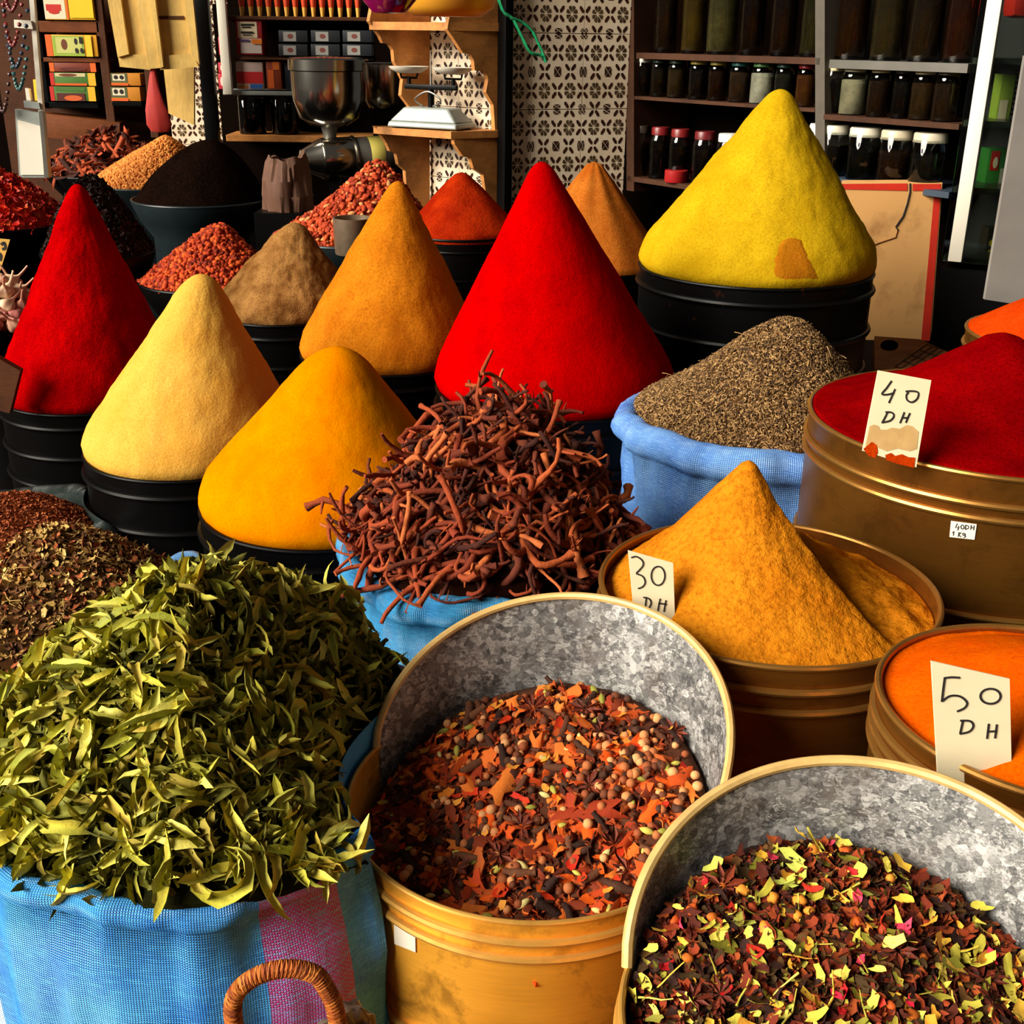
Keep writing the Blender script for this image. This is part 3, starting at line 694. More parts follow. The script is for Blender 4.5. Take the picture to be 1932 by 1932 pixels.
def flake(L, W, seed, cup=.25):
    rg = random.Random(seed); n = 10; V = [Vector((0, 0, 0))]
    for k in range(n):
        a = 2 * PI * k / n; r = (1 + rg.gauss(0, .16)) * (1 - .18 * (k % 2)); x, y = math.cos(a) * L * .5 * r, math.sin(a) * W * .5 * r
        V.append(Vector((x, y, cup * L * ((x / L) ** 2 * rg.uniform(.5, 1.6) + (y / W) ** 2 * rg.uniform(-.3, 1.3)))))
    return V, [(0, 1 + k, 1 + (k + 1) % n) for k in range(n)]
def seedp(L, r):
    V = [Vector((-L / 2, 0, 0)), Vector((L / 2, 0, 0))] + [Vector((x, r * math.cos(a), r * math.sin(a) + (.0 if x < 0 else r * .3))) for x in (-L * .2, L * .2) for a in (0, 2.1, 4.2)]
    return V, [(0, 3, 2), (0, 4, 3), (0, 2, 4), (2, 3, 6, 5), (3, 4, 7, 6), (4, 2, 5, 7), (1, 5, 6), (1, 6, 7), (1, 7, 5)]
def me_of(vf, name, mat, smooth=True, sharp=50): return MB().add(*vf).mesh(name, mat, smooth, sharp)
def scatter(name, meshes, mats4, label, cat, group, rng=R_):
    for i, m in enumerate(mats4):
        o = bpy.data.objects.new(name, meshes[i % len(meshes)]); o.matrix_world = m; C.objects.link(o); tag(o, label, cat, group)
def onheap(px, py, H, lift=.004):
    r = ray(px, py); t = .3
    while t < 6:
        p = CAM + r * t; x, y = p.x - H.c.x, p.y - H.c.y
        if math.hypot(x, y) < H.R and p.z < H.c.z + H.h(x, y): n = H.nrm(x, y); return p + n * lift, n
        t += .002
    return None, None
def laid(H, spots, lift, rng, tilt=.15):
    out = []
    for s_ in spots:
        p, n = onheap(s_[0], s_[1], H, lift)
        if p is None: continue
        n = (n + Vector((rng.gauss(0, tilt), rng.gauss(0, tilt), 0))).normalized()
        out.append(Matrix.Translation(p) @ (n.to_track_quat('Z', 'Y').to_matrix() @ Matrix.Rotation(s_[2] if len(s_) > 2 else rng.random() * 6, 3, 'Z')).to_4x4())
    return out
def stuff(o, label, cat): return tag(o, label, cat, None, 'stuff')

# ---------------------------------------------------------------- scoop-backed golden tins at the front
def scoop_tin(label, c, R, peak, span, hp, beads, sw=.6, flare=.018):
    t = drum('scoop_tin', label, c, R, M['brass'], M['bead'], beads, thick=.0025, rimr=.0024, deep=.13, brk=.0042)
    h = c.z; a0, a1 = peak - span / 2, peak + span / 2; n = 72; V = []; top = []; inn = []
    for i in range(n + 1):
        u = i / n; a = math.radians(a0 + (a1 - a0) * u); hh = hp * max(0, math.sin(PI * u)) ** sw; k = hh / hp
        rows = []
        for (r, z) in ((R - .0045, h - .07), (R - .004, h - .01), (R - .002 + flare * k * .45, h + hh * .5), (R + flare * k, h + hh)): rows.append(Vector((r * math.cos(a), r * math.sin(a), z)))
        e = Vector((math.cos(a), math.sin(a), 0)); V.append(rows + [rows[3] + e * .0016, rows[2] + e * .0016, rows[1] + e * .0012, rows[0] + e * .0012]); top.append(rows[3] + e * .0008)
    b = MB(); flat = [p for r in V for p in r]; m = 8
    b.add(flat, [(i * m + j, (i + 1) * m + j, (i + 1) * m + (j + 1) % m, i * m + (j + 1) % m) for i in range(n) for j in range(m)] + [tuple(range(m)), tuple(n * m + j for j in range(m - 1, -1, -1))])
    b.build('collar', M['zinc'], t, True, 35)
    MB().tube(top, .0042, 8).build('collar_edge', M['rimw'], t)
    # dark liner of galvanized sheet visible inside the low front half
    return t
cF = place(1002, 1500, 343, .175); cR = place(1610, 1935, 436, .155)
scoop_tin('golden tin of star anise and bark mix with raised zinc back', cF, .175, 60, 188, .126, [.020, .038, .155], .62, .013)
scoop_tin('golden tin of leaf and petal mix with raised zinc back', cR, .155, 66, 190, .098, [.020, .038, .145], .6, .015)
sticker('small blank white sticker on the golden star anise tin', [(743, 1737), (783, 1752), (784, 1797), (744, 1781)], cF, .175, [])

# star anise and bark mix
def hF(x, y, R=.171):
    d = math.hypot(x, y) / R; return -.036 + .030 * (1 - d ** 2) + .066 * max(-.35, (y * .84 + x * .54) / R) + .004 * nz((x, y, 0), 22, 4)
HF = Heap(cF, .168, hF)
P_bark = pieces('bark_pieces', [(206, 80, 22), (184, 62, 16), (222, 106, 34), (150, 48, 16), (230, 88, 14), (192, 92, 38), (124, 46, 18), (232, 124, 44)], .8, dark=.3)
P_dark = pieces('clove_pieces', [(70, 40, 26), (92, 52, 32), (50, 28, 20), (110, 66, 42)], .85, .6)
P_berry = pieces('berry_pieces', [(180, 104, 58), (150, 78, 42), (206, 134, 80), (110, 58, 34), (222, 156, 100), (76, 44, 30)], .75)
P_pod = pieces('pod_pieces', [(206, 190, 84), (176, 166, 70), (222, 206, 130), (150, 146, 56)], .7)
P_slice = pieces('slice_pieces', [(222, 124, 30), (232, 92, 14), (208, 52, 10), (226, 148, 50), (196, 34, 8)], .7)
P_anise = pieces('anise_pieces', [(96, 34, 18), (120, 46, 22), (76, 28, 16)], .6)
P_fillm = pieces('mix_fill', [(110, 40, 16), (150, 58, 22), (66, 30, 16), (184, 82, 30), (84, 44, 24), (164, 66, 18)], .9)
rg = random.Random(11)
chips = [chip(rg.uniform(.014, .040), rg.uniform(.008, .017), rg.uniform(.1, .9), 100 + i) for i in range(16)]
base = HF.mb(16, 60, .10)
joined('spice_mix', [(v, f, HF.spots(230, rg, .91, None, .55, lambda r: r.uniform(-.003, .002), (.3, .75)), 1) for v, f in chips[:10]] + [(*blob(.0042, .0042, .0042, 3, 1), HF.spots(520, rg, .97, None, .3, lambda r: r.uniform(-.004, .001), (.6, 1.1)), 1)], [P_fillm, P_fillm], None, True, base)
stuff(bpy.context.scene.objects[-1] if False else bpy.data.objects['spice_mix'], 'crumbled bark and berries filling the golden star anise tin', 'spice mix')
fc = lambda p: False
G = 'bark chips in the star anise mix'
scatter('bark_chip', [me_of(c, 'bark_chip', P_bark) for c in chips], HF.spots(290, rg, .93, .05, .38, lambda r: r.uniform(.0005, .005), (.8, 1.3)), 'chip of reddish bark lying in the golden star anise tin', 'bark chip', G)
scatter('bark_chip', [me_of(chip(.062, .019, .5, 300), 'bark_chip', P_bark), me_of(chip(.04, .024, .7, 301), 'bark_chip', P_bark)], laid(HF, [(1110, 1535, .45), (895, 1590, .2), (905, 1300, -.7), (960, 1480, .5)], .008, rg), 'large flat plate of reddish bark on the star anise mix', 'bark chip', 'large bark plates on the star anise mix')
scatter('long_clove', [me_of(clove(rg.uniform(.02, .034), rg.uniform(.0034, .005), i), 'long_clove', P_dark) for i in range(8)], HF.spots(75, rg, .96, .1, .3, .003, (.7, 1.1)), 'dark brown long clove in the golden star anise tin', 'clove', 'long cloves in the star anise mix')
scatter('allspice_berry', [me_of(blob(.0046, .0046, .0046, i, 2, .05), 'allspice_berry', P_berry, True, 0) for i in range(5)], HF.spots(230, rg, .97, .05, .3, lambda r: r.uniform(.001, .005), (.7, 1.2)), 'round brown berry in the golden star anise tin', 'berry', 'round berries in the star anise mix')
def cluster(x, y, n):
    p, _ = onheap(x, y, HF); out = []
    for i in range(n):
        q = p + Vector((rg.gauss(0, .012), rg.gauss(0, .012), 0)); q.z = cF.z + hF(q.x - cF.x, q.y - cF.y) + .006; out.append(Matrix.Translation(q) @ Matrix.Scale(rg.uniform(.85, 1.1), 4))
    return out
scatter('allspice_berry', [me_of(blob(.005, .005, .005, i, 2, .05), 'allspice_berry', P_berry, True, 0) for i in range(3)], cluster(1215, 1440, 22) + cluster(1150, 1490, 12) + cluster(980, 1430, 9), 'round brown berry in the golden star anise tin', 'berry', 'round berries in the star anise mix')
scatter('star_anise', [me_of(anise(.019, i), 'star_anise', P_anise, True, 20) for i in range(5)], laid(HF, [(1105, 1345), (1135, 1390), (1112, 1490), (1310, 1425), (1010, 1345), (820, 1560), (1240, 1340), (860, 1650), (1160, 1600), (945, 1620), (1270, 1390), (1040, 1660), (985, 1565), (1185, 1650)], .007, rg, .25), 'eight-pointed star anise on the bark mix in the tin', 'star anise', 'star anise on the bark mix')
scatter('cardamom_pod', [me_of(blob(.0075, .0034, .0034, i, 2, .1, .6), 'cardamom_pod', P_pod) for i in range(4)], HF.spots(48, rg, .95, .1, .3, .004, (.6, 1.1)), 'pale green pod in the golden star anise tin', 'pod', 'pale pods in the star anise mix')
scatter('dried_slice', [me_of(flake(rg.uniform(.013, .022), rg.uniform(.010, .016), 40 + i, .5), 'dried_slice', P_slice, True, 0) for i in range(9)], HF.spots(95, rg, .96, .1, .35, .005, (.6, 1.05)), 'orange dried fruit slice in the golden star anise tin', 'dried slice', 'orange slices in the star anise mix')

# leaf and petal mix
def hR(x, y, R=.152):
    d = math.hypot(x, y) / R; return -.020 + .024 * (1 - d ** 2) + .056 * max(-.35, y / R) + .004 * nz((x, y, 0), 24, 14)
HR = Heap(cR, .149, hR)
P_lf = pieces('leaf_flakes', [(206, 192, 70), (222, 204, 84), (170, 158, 52), (236, 186, 62), (130, 124, 36), (232, 160, 48), (186, 190, 80), (244, 216, 96)], .7, dark=.25)
P_dk = pieces('dark_bits', [(80, 28, 14), (112, 38, 16), (46, 20, 12), (140, 52, 20), (66, 46, 18), (150, 66, 24), (92, 60, 24)], .85)
P_bud = pieces('bud_pieces', [(206, 104, 30), (186, 78, 20), (226, 140, 44), (150, 56, 22)], .75)
P_pet = pieces('petal_pieces', [(214, 30, 60), (196, 22, 24), (226, 60, 90), (170, 16, 20), (214, 50, 30)], .7)
fl_s = [flake(rg.uniform(.012, .024), rg.uniform(.007, .014), 60 + i, .5) for i in range(14)]
inR = lambda p: False
joined('leaf_mix', [(v, f, HR.spots(430, rg, .97, None, .7, lambda r: r.uniform(-.003, .003), (.35, .95)), 1) for v, f in fl_s] + [(v, f, HR.spots(44, rg, .96, None, .7, lambda r: r.uniform(.001, .005), (.3, .7)), 2) for v, f in fl_s[:8]], [P_dk, P_dk, P_lf], None, True, HR.mb(16, 60, .10))
stuff(bpy.data.objects['leaf_mix'], 'dark crumbled leaves and stalks filling the leaf mix tin', 'leaf mix')
scatter('leaf_flake', [me_of(c, 'leaf_flake', P_lf, True, 0) for c in fl_s], HR.spots(296, rg, .98, .1, .5, lambda r: r.uniform(.003, .009), (.5, 1.0)), 'yellow-green leaf flake in the petal mix tin', 'leaf flake', 'leaf flakes in the petal mix')
scatter('dark_petal', [me_of(flake(rg.uniform(.012, .022), rg.uniform(.007, .012), 160 + i, .7), 'dark_petal', P_dk, True, 0) for i in range(8)], HR.spots(240, rg, .97, .1, .6, lambda r: r.uniform(.001, .006), (.6, 1.1)), 'dark red-brown petal in the petal mix tin', 'petal', 'dark petals in the petal mix')
scatter('dried_bud', [me_of(blob(.0058, .0042, .0042, i, 2, .3, .3), 'dried_bud', P_bud) for i in range(5)], HR.spots(70, rg, .97, .1, .4, .004, (.6, 1.2)), 'orange dried bud in the petal mix tin', 'bud', 'orange buds in the petal mix')
scatter('pink_petal', [me_of(flake(.015, .009, 80 + i, .9), 'pink_petal', P_pet, True, 0) for i in range(5)], HR.spots(44, rg, .97, .1, .5, .006, (.5, 1.1)), 'crimson or pink petal in the petal mix tin', 'petal', 'bright petals in the petal mix')
scatter('star_anise', [me_of(anise(.019, 20 + i), 'star_anise', P_anise, True, 20) for i in range(4)], HR.spots(16, rg, .9, .15, .25, .006, (.7, 1.1)), 'dark star anise in the leaf and petal mix tin', 'star anise', 'star anise in the petal mix')
scatter('dry_stalk', [me_of(root(rg.uniform(.02, .04), .0009, .6, 400 + i, 6, 5), 'dry_stalk', P_lf) for i in range(5)], HR.spots(40, rg, .92, .15, .3, .006, (.7, 1.1)), 'thin dry stalk in the petal mix tin', 'stalk', 'dry stalks in the petal mix')

# ---------------------------------------------------------------- sacks at the front
cG = place(400, 1408, 430, .22); RG = .22
cylF = [(cF.x, cF.y, .182)]
u0 = RG * (1.5 * PI)
M['sackg'] = weave('sky_blue_weave', (84, 178, 238), (34, 116, 214), (14, 70, 164), [(u0 + RG * .40, u0 + RG * .72, (196, 60, 130)), (u0 - RG * 1.0, u0 - RG * .84, (238, 244, 240))])
bagG = sack('woven_sack', 'big sky blue woven sack with a magenta band, full of green leaves', cG, RG, M['sackg'], .012, 3, .012, .008, cylF, 0, .80, 1.06)
apG = wp(430, 1072, cG.y + .03); HGh = apG.z - cG.z
def hG(x, y):
    d = min(1.1, math.hypot(x - .012, y - .03) / .262); k = min(1, max(0, (math.hypot(x + cG.x - cF.x, y + cG.y - cF.y) - .185) / .13)) ** .7; return (HGh * (1 - d ** 1.55) + .010) * k - .010 - .012 + .008 * nz((x, y, 0), 13, 6)
HG = Heap(cG, .224, hG)
P_leaf = pieces('verbena_leaves', [(200, 192, 66), (216, 206, 84), (170, 168, 54), (228, 216, 104), (146, 148, 46), (212, 196, 76), (184, 180, 72), (222, 210, 96), (196, 170, 66)], .6, .5, 140, dark=.3)
P_leafd = pieces('verbena_under', [(160, 154, 52), (122, 120, 40), (186, 176, 68), (96, 94, 30), (164, 146, 56)], .8)
rg = random.Random(5)
lv = [leaf(rg.uniform(.056, .090), rg.uniform(.009, .0145), rg.uniform(-2.6, 3.2), rg.gauss(0, 1.3), rg.uniform(.3, 1.5), rg.gauss(0, 1.4), 500 + i) for i in range(36)]
rejF = lambda p: math.hypot(p.x - cF.x, p.y - cF.y) < .192
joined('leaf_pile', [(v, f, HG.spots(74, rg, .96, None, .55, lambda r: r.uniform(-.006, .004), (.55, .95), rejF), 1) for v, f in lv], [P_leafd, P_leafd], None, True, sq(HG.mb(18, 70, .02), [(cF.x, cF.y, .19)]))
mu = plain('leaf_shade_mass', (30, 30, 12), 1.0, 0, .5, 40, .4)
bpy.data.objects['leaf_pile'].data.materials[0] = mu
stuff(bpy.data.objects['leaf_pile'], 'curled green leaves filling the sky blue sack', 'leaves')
scatter('dried_leaf', [me_of(c, 'dried_leaf', P_leaf, True, 60) for c in lv], HG.spots(300, rg, .98, .02, .38, lambda r: r.uniform(.004, .011), (.8, 1.15), rejF), 'curled yellow-green dried leaf on the heap in the sky blue sack', 'leaf', 'green leaves heaped in the sky blue sack')
# straw handle of a basket at the very front
hb = wp(535, 1985, .60)
bk = thing('straw_basket', 'straw basket with a coiled straw handle before the sky blue sack', 'basket', (hb.x, hb.y, 0))
P_str = pieces('straw_coils', [(176, 92, 30), (150, 70, 20), (196, 116, 46), (122, 54, 18)], .75, .5)
def bprof():
    P = [(.001, 0)]
    for i in range(20): t = i / 19; P.append((.075 + .02 * t + .002 * math.sin(i * 2.2), (hb.z - .10) * t))
    return P + [(.09, hb.z - .105), (.085, hb.z - .13), (.001, hb.z - .14)]
MB().lathe(bprof(), 48).build('basket_body', P_str, bk)
hp_px = [(462, 2060), (446, 1960), (440, 1890), (470, 1850), (530, 1828), (590, 1836), (616, 1866), (634, 1910), (640, 1980), (625, 2060)]
hp = [wp(x, y, hb.y - .02 + .01 * i / 9) - Vector((hb.x, hb.y, 0)) for i, (x, y) in enumerate(hp_px)]
hc = catmull(hp, 8); MB().tube(hc, .0042, 8).build('handle', P_str, bk)
for i in range(len(hc) - 1):                                           # the straw wound round the handle, turn by turn
    for k in (0, 1):
        q = hc[i].lerp(hc[i + 1], k * .5); d = (hc[i + 1] - hc[i]).normalized(); a = d.orthogonal().normalized(); b_ = d.cross(a)
        ring = [q + (a * math.cos(an) + b_ * math.sin(an)) * .0046 + d * .002 * math.sin(an + k) for an in [2 * PI * j / 10 for j in range(11)]]
        MB().tube(ring, .0017, 5, 0, False).build('straw_turn', P_str, bk)
pb = thing('plastic_bag', 'crumpled dull plastic bag beside the straw handle', 'bag', wp(655, 1952, .66)); v, f = blob(.022, .018, .024, 5, 4, .5); MB().add(v, f).build('bag', plain('dull_plastic', (86, 66, 54), .35, 0, .4, 20), pb)

# herb sack and red-brown herb sack
cH = place(135, 1205, 285, .22)
sack('woven_sack', 'pale blue sack of mixed dried herbs behind the green leaves', cH, .222, M['sackp'], .014, 8, .012, .006, [(cG.x, cG.y, .22)], 0, .82, 1.05, lambda a: .065 * math.exp(-((a - .95) / .4) ** 2))
apH = wp(175, 985, cH.y + .05)
HH = Heap(cH, .216, dome(.216, apH.z - cH.z, 1.7, .009, 12, 3, 0, .02))
P_hb = pieces('herb_flakes', [(150, 108, 54), (184, 138, 74), (108, 68, 34), (206, 166, 92), (134, 80, 42), (84, 50, 26), (216, 180, 106), (158, 122, 58), (176, 90, 48)], .85)
hf = [flake(rg.uniform(.010, .018), rg.uniform(.005, .009), 700 + i, .6) for i in range(10)]
joined('herb_mix', [(v, f, HH.spots(620, rg, 1.0, -.1, .75, lambda r: r.uniform(-.003, .004), (.5, 1.05)), 1) for v, f in hf] + [(*root(.04, .0009, .5, 31, 6, 5), HH.spots(90, rg, .95, 0, .3, .004, (.5, 1.3)), 1)], [P_hb, P_hb], None, True, HH.mb(20, 80, .02))
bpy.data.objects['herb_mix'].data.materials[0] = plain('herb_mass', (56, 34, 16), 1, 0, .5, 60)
stuff(bpy.data.objects['herb_mix'], 'brown and olive crumbled herbs heaped in the pale blue sack', 'herbs')
cB = place(20, 985, 190, .2)
sack('rolled_sack', 'dark green sack with a rolled rim holding red-brown herbs', cB, .19, M['sackd'], .034, 12, .01, .006, [(cH.x, cH.y, .232), (c_redl.x, c_redl.y, .228), (c_beige.x, c_beige.y, .228)], 0, .9, 1.05)
HB = Heap(cB + Vector((0, 0, -.03)), .175, dome(.175, .075, 1.8, .005, 12, 9, -.02, .02))
P_br = pieces('red_brown_flakes', [(170, 84, 42), (140, 64, 30), (196, 112, 62), (108, 46, 22), (180, 92, 50)], .85)
joined('herb_flakes', [(v, f, HB.spots(560, rg, 1.0, -.1, .6, .001, (.4, .7)), 1) for v, f in hf[:7]], [P_br, P_br], None, True, HB.mb(18, 70, .02))
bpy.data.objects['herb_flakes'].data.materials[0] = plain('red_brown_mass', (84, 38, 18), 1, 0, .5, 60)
stuff(bpy.data.objects['herb_flakes'], 'red-brown herb flakes heaped in the dark green rolled sack', 'herbs')

# roots
cT = place(925, 1010, 255, .2)
sack('woven_sack', 'turquoise woven sack with a frayed rim, full of roots', cT, .205, M['sackt'], .022, 21, .014, .010, [(cF.x, cF.y, .185), (c_yel.x, c_yel.y, .225), (c30.x, c30.y, .195)], 0, .88, 1.02)
apT = wp(1010, 770, cT.y + .04)
HT = Heap(cT, .20, dome(.20, apT.z - cT.z, 1.7, .012, 12, 13, .02, .03))
P_root = pieces('root_bark', [(142, 60, 26), (116, 44, 20), (164, 76, 34), (92, 34, 16), (150, 62, 28), (184, 96, 48), (128, 48, 22)], .85, .9, 120)
P_rootd = pieces('root_dark', [(92, 38, 20), (70, 28, 16), (110, 48, 26), (56, 22, 12)], .9, .8, 120)
rt = [root(rg.uniform(.11, .22), rg.uniform(.0040, .0074), rg.uniform(.8, 4.0), 800 + i, 13) for i in range(40)]
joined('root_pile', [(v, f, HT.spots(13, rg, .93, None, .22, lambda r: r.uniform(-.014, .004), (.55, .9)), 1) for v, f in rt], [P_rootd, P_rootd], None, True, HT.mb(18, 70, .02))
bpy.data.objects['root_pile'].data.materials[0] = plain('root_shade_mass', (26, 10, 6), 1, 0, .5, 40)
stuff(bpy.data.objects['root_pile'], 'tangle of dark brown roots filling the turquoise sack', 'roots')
scatter('dried_root', [me_of(c, 'dried_root', P_root, True, 80) for c in rt], HT.spots(264, rg, 1.02, .0, .22, lambda r: r.uniform(.002, .016), (.55, 1.0)), 'crooked reddish brown root heaped in the turquoise sack', 'root', 'roots heaped in the turquoise sack')
out = []
for k in range(26):
    a = rg.uniform(.2, PI * 1.2); x, y = .17 * math.cos(a), .17 * math.sin(a); p = HT.c + Vector((x, y, HT.h(x, y) + .02)); d = Vector((x, y, rg.uniform(.05, .25))).normalized()
    out.append(Matrix.Translation(p) @ (d.to_track_quat('X', 'Z').to_matrix() * rg.uniform(.4, .6)).to_4x4())
scatter('dried_root', [me_of(c, 'dried_root', P_root, True, 50) for c in rt[::3]], out, 'thin root sticking out round the edge of the root heap', 'root', 'roots sticking out of the heap')

# cumin
cC = place(1440, 775, 263, .245)
sack('rolled_sack', 'cornflower blue woven sack with a rolled rim, full of cumin', cC, .235, M['sackb'], .026, 31, .012, .008, [(c40.x, c40.y, .258), (c_redc.x, c_redc.y, .255), (c30.x, c30.y, .2)], 0, .9, 1.03)
apC = wp(1500, 598, cC.y + .03)
HC = Heap(cC, .225, conical(.225, [0, .12, .3, .7, 1], [1, .965, .80, .30, .02], apC.z - cC.z, .003, 16, 3, apC.x - cC.x, .03))
P_cum = pieces('cumin_colours', [(146, 110, 66), (116, 84, 48), (180, 142, 92), (84, 58, 34), (130, 98, 56), (60, 42, 26)], .8)
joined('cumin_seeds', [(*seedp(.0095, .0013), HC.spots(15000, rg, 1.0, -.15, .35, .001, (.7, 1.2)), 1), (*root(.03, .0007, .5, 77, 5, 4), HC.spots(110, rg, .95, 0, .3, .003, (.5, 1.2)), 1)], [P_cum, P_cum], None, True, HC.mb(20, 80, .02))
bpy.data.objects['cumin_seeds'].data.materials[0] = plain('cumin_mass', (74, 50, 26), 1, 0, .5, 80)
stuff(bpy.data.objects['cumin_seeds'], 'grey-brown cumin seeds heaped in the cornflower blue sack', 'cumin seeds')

# ---------------------------------------------------------------- heaps and bowls at the back
def bowl(label, c, R, mat='bowl', depth=.10, floor=0):
    t = thing('basin', label, 'basin', (c.x, c.y, floor)); h = c.z - floor
    P = [(.001, h - depth - .004), (R * .7, h - depth), (R * .9, h - depth * .5), (R, h), (R + .006, h + .002), (R + .006, h - .008), (R * .92, h - depth * .55), (R * .74, h - depth - .01), (R * .74, 0), (.001, 0)]
    MB().lathe(P, 80).build('bowl', [M[mat]], t)
    MB().lathe(ringprof(R + .003, h, .005), 80).build('rim', [M[mat]], t)
    return t
rg = random.Random(21)
cA = place(680, 442, 160, .25); ap = wp(722, 303, cA.y + .02)
bowl('dark basin of almonds below the steel grinder', cA, .25)
HA = Heap(cA, .248, conical(.248, [0, .15, .35, .7, 1], [1, .94, .72, .28, 0], ap.z - cA.z, .004, 16, 2, ap.x - cA.x, .02))
P_alm = pieces('almond_skin', [(176, 62, 22), (150, 46, 16), (196, 80, 32), (130, 38, 14), (166, 56, 20), (186, 70, 26), (142, 44, 16), (170, 58, 22), (190, 74, 30), (150, 48, 16), (204, 140, 84)], .75, dark=.3)
al = [blob(.0125, .0075, .005, i, 2, .06, .35) for i in range(4)]
joined('almond_pile', [(v, f, HA.spots(900, rg, .99, None, .4, lambda r: r.uniform(-.004, .002), (.8, 1.0)), 1) for v, f in [blob(.0125, .0075, .005, 9, 1, .06, .35)] * 3], [P_alm, P_alm], None, True, HA.mb(18, 70, .02))
bpy.data.objects['almond_pile'].data.materials[0] = plain('almond_mass', (96, 34, 12), .9, 0, .5, 60)
stuff(bpy.data.objects['almond_pile'], 'reddish brown almonds filling the dark basin', 'almonds')
scatter('almond', [me_of(q, 'almond', P_alm, True, 0) for q in al], HA.spots(300, rg, .98, .12, .4, lambda r: r.uniform(.002, .006), (.85, 1.1)), 'reddish brown almond on the heap below the grinder', 'almond', 'almonds in the dark basin')
cK = place(380, 375, 125, .235); bowl('blue-green basin of black seeds', cK, .235, 'bowl', .12)
ap = wp(405, 264, cK.y + .03)
heap_thing('black_seeds', 'heap of black seeds in the blue-green basin', 'seeds', Heap(cK, .232, dome(.232, ap.z - cK.z, 2.0, .005, 14, 5, .05, .02)), M['blackp'], 40, 110, kind='stuff')
cN = place(290, 345, 118, .25); bowl('blue basin of pale orange grains', cN, .25, 'bowl', .1)
ap = wp(345, 258, cN.y + .02); HN = Heap(cN, .247, dome(.247, ap.z - cN.z, 1.5, .003, 14, 7, .08, .02))
P_gr = pieces('orange_grains', [(214, 130, 50), (190, 104, 36), (228, 150, 70), (200, 116, 44)], .7)
joined('orange_grains', [(*blob(.0075, .0062, .0055, 3, 1, .15), HN.spots(3400, rg, 1, -.1, .5, .001, (.7, 1.15)), 1)], [P_gr, P_gr], None, True, HN.mb(18, 70, .02))
stuff(bpy.data.objects['orange_grains'], 'pale orange grains heaped in the blue basin', 'grains')
cS = place(400, 528, 130, .2); bowl('black basin of red-orange crumbs', cS, .2, 'black', .1)
ap = wp(425, 421, cS.y + .02); HS = Heap(cS, .197, conical(.197, [0, .2, .5, 1], [1, .88, .55, 0], ap.z - cS.z, .006, 14, 8, .03, .02))
P_cr = pieces('crumb_pieces', [(190, 66, 14), (150, 42, 8), (206, 86, 24), (120, 30, 8), (170, 54, 12)], .8)
joined('red_crumbs', [(v, f, HS.spots(420, rg, 1, -.1, .7, lambda r: r.uniform(-.002, .004), (.5, 1.2)), 1) for v, f in [blob(.011, .008, .006, i, 1, .4) for i in range(4)]], [P_cr, P_cr], None, True, HS.mb(18, 70, .02))
stuff(bpy.data.objects['red_crumbs'], 'red-orange crumbs heaped in the black basin', 'crumbs')
# red flakes, dark peppery heap, bark strips, garlic at the far side
cQ = place(0, 420, 125, .2); bowl('black basin of red pepper pieces', cQ, .2, 'black', .1)
HQ = Heap(cQ, .198, dome(.198, wp(30, 322, cQ.y).z - cQ.z, 1.6, .008, 12, 4))
P_rp = pieces('red_pepper_pieces', [(206, 30, 14), (226, 50, 20), (150, 16, 10), (236, 90, 34), (176, 22, 14)], .5)
joined('red_pepper_pieces', [(v, f, HQ.spots(260, rg, 1, -.1, .8, .003, (.7, 1.5)), 1) for v, f in [flake(.022, .014, 900 + i, .7) for i in range(4)]], [P_rp, P_rp], None, True, HQ.mb(18, 70, .02))
stuff(bpy.data.objects['red_pepper_pieces'], 'broken red pepper pieces heaped in the black basin', 'pepper pieces')
cP = place(185, 475, 100, .155); bowl('black basin of dark peppery flakes behind the dark red cone', cP, .155, 'black', .1)
HP = Heap(cP, .153, dome(.153, wp(190, 330, cP.y + .02).z - cP.z, 1.5, .01, 12, 6))
P_pp = pieces('dark_flakes', [(30, 16, 10), (44, 22, 14), (22, 12, 8), (60, 30, 18)], .7)
joined('dark_flakes', [(v, f, HP.spots(520, rg, 1, -.1, .8, .002, (.6, 1.3)), 1) for v, f in [flake(.018, .012, 930 + i, .7) for i in range(4)]], [P_pp, P_pp], None, True, HP.mb(18, 70, .02))
stuff(bpy.data.objects['dark_flakes'], 'dark brown peppery flakes heaped behind the dark red cone', 'flakes')
cW = place(205, 325, 110, .26); 
HW = Heap(cW, .257, dome(.257, wp(205, 252, cW.y).z - cW.z, 1.6, .01, 12, 4)); bowl('dark basin of bark strips under the tea boxes', cW, .26, 'black', .1)
P_bs = pieces('bark_strips', [(110, 44, 20), (146, 60, 28), (72, 28, 14), (176, 76, 38), (60, 24, 12)], .8)
heap_thing('bark_mass', 'dark crumbs under the bark strips', 'bark crumbs', HW, plain('bark_mass', (26, 12, 6), 1), kind='stuff')
scatter('bark_strip', [me_of(chip(rg.uniform(.08, .16), rg.uniform(.018, .035), .8, 950 + i, .003), 'bark_strip', P_bs) for i in range(8)], HW.spots(190, rg, 1.0, -.1, .35, lambda r: r.uniform(.002, .02), (.6, 1.1)), 'curled brown bark strip heaped under the tea boxes', 'bark strip', 'bark strips under the tea boxes')
cL = place(5, 610, 80, .12); bowl('black basin of garlic beside the dark red cone', cL, .12, 'black', .09)
HL = Heap(cL, .118, dome(.118, wp(30, 535, cL.y).z - cL.z, 1.7, .004, 12, 4))
heap_thing('garlic_bed', 'broken garlic skins under the bulbs', 'garlic skins', HL, plain('garlic_skins', (120, 74, 56), .9), kind='stuff')
P_gs = pieces('garlic_skin', [(226, 170, 140), (206, 138, 116), (236, 196, 160), (190, 112, 104)], .5)
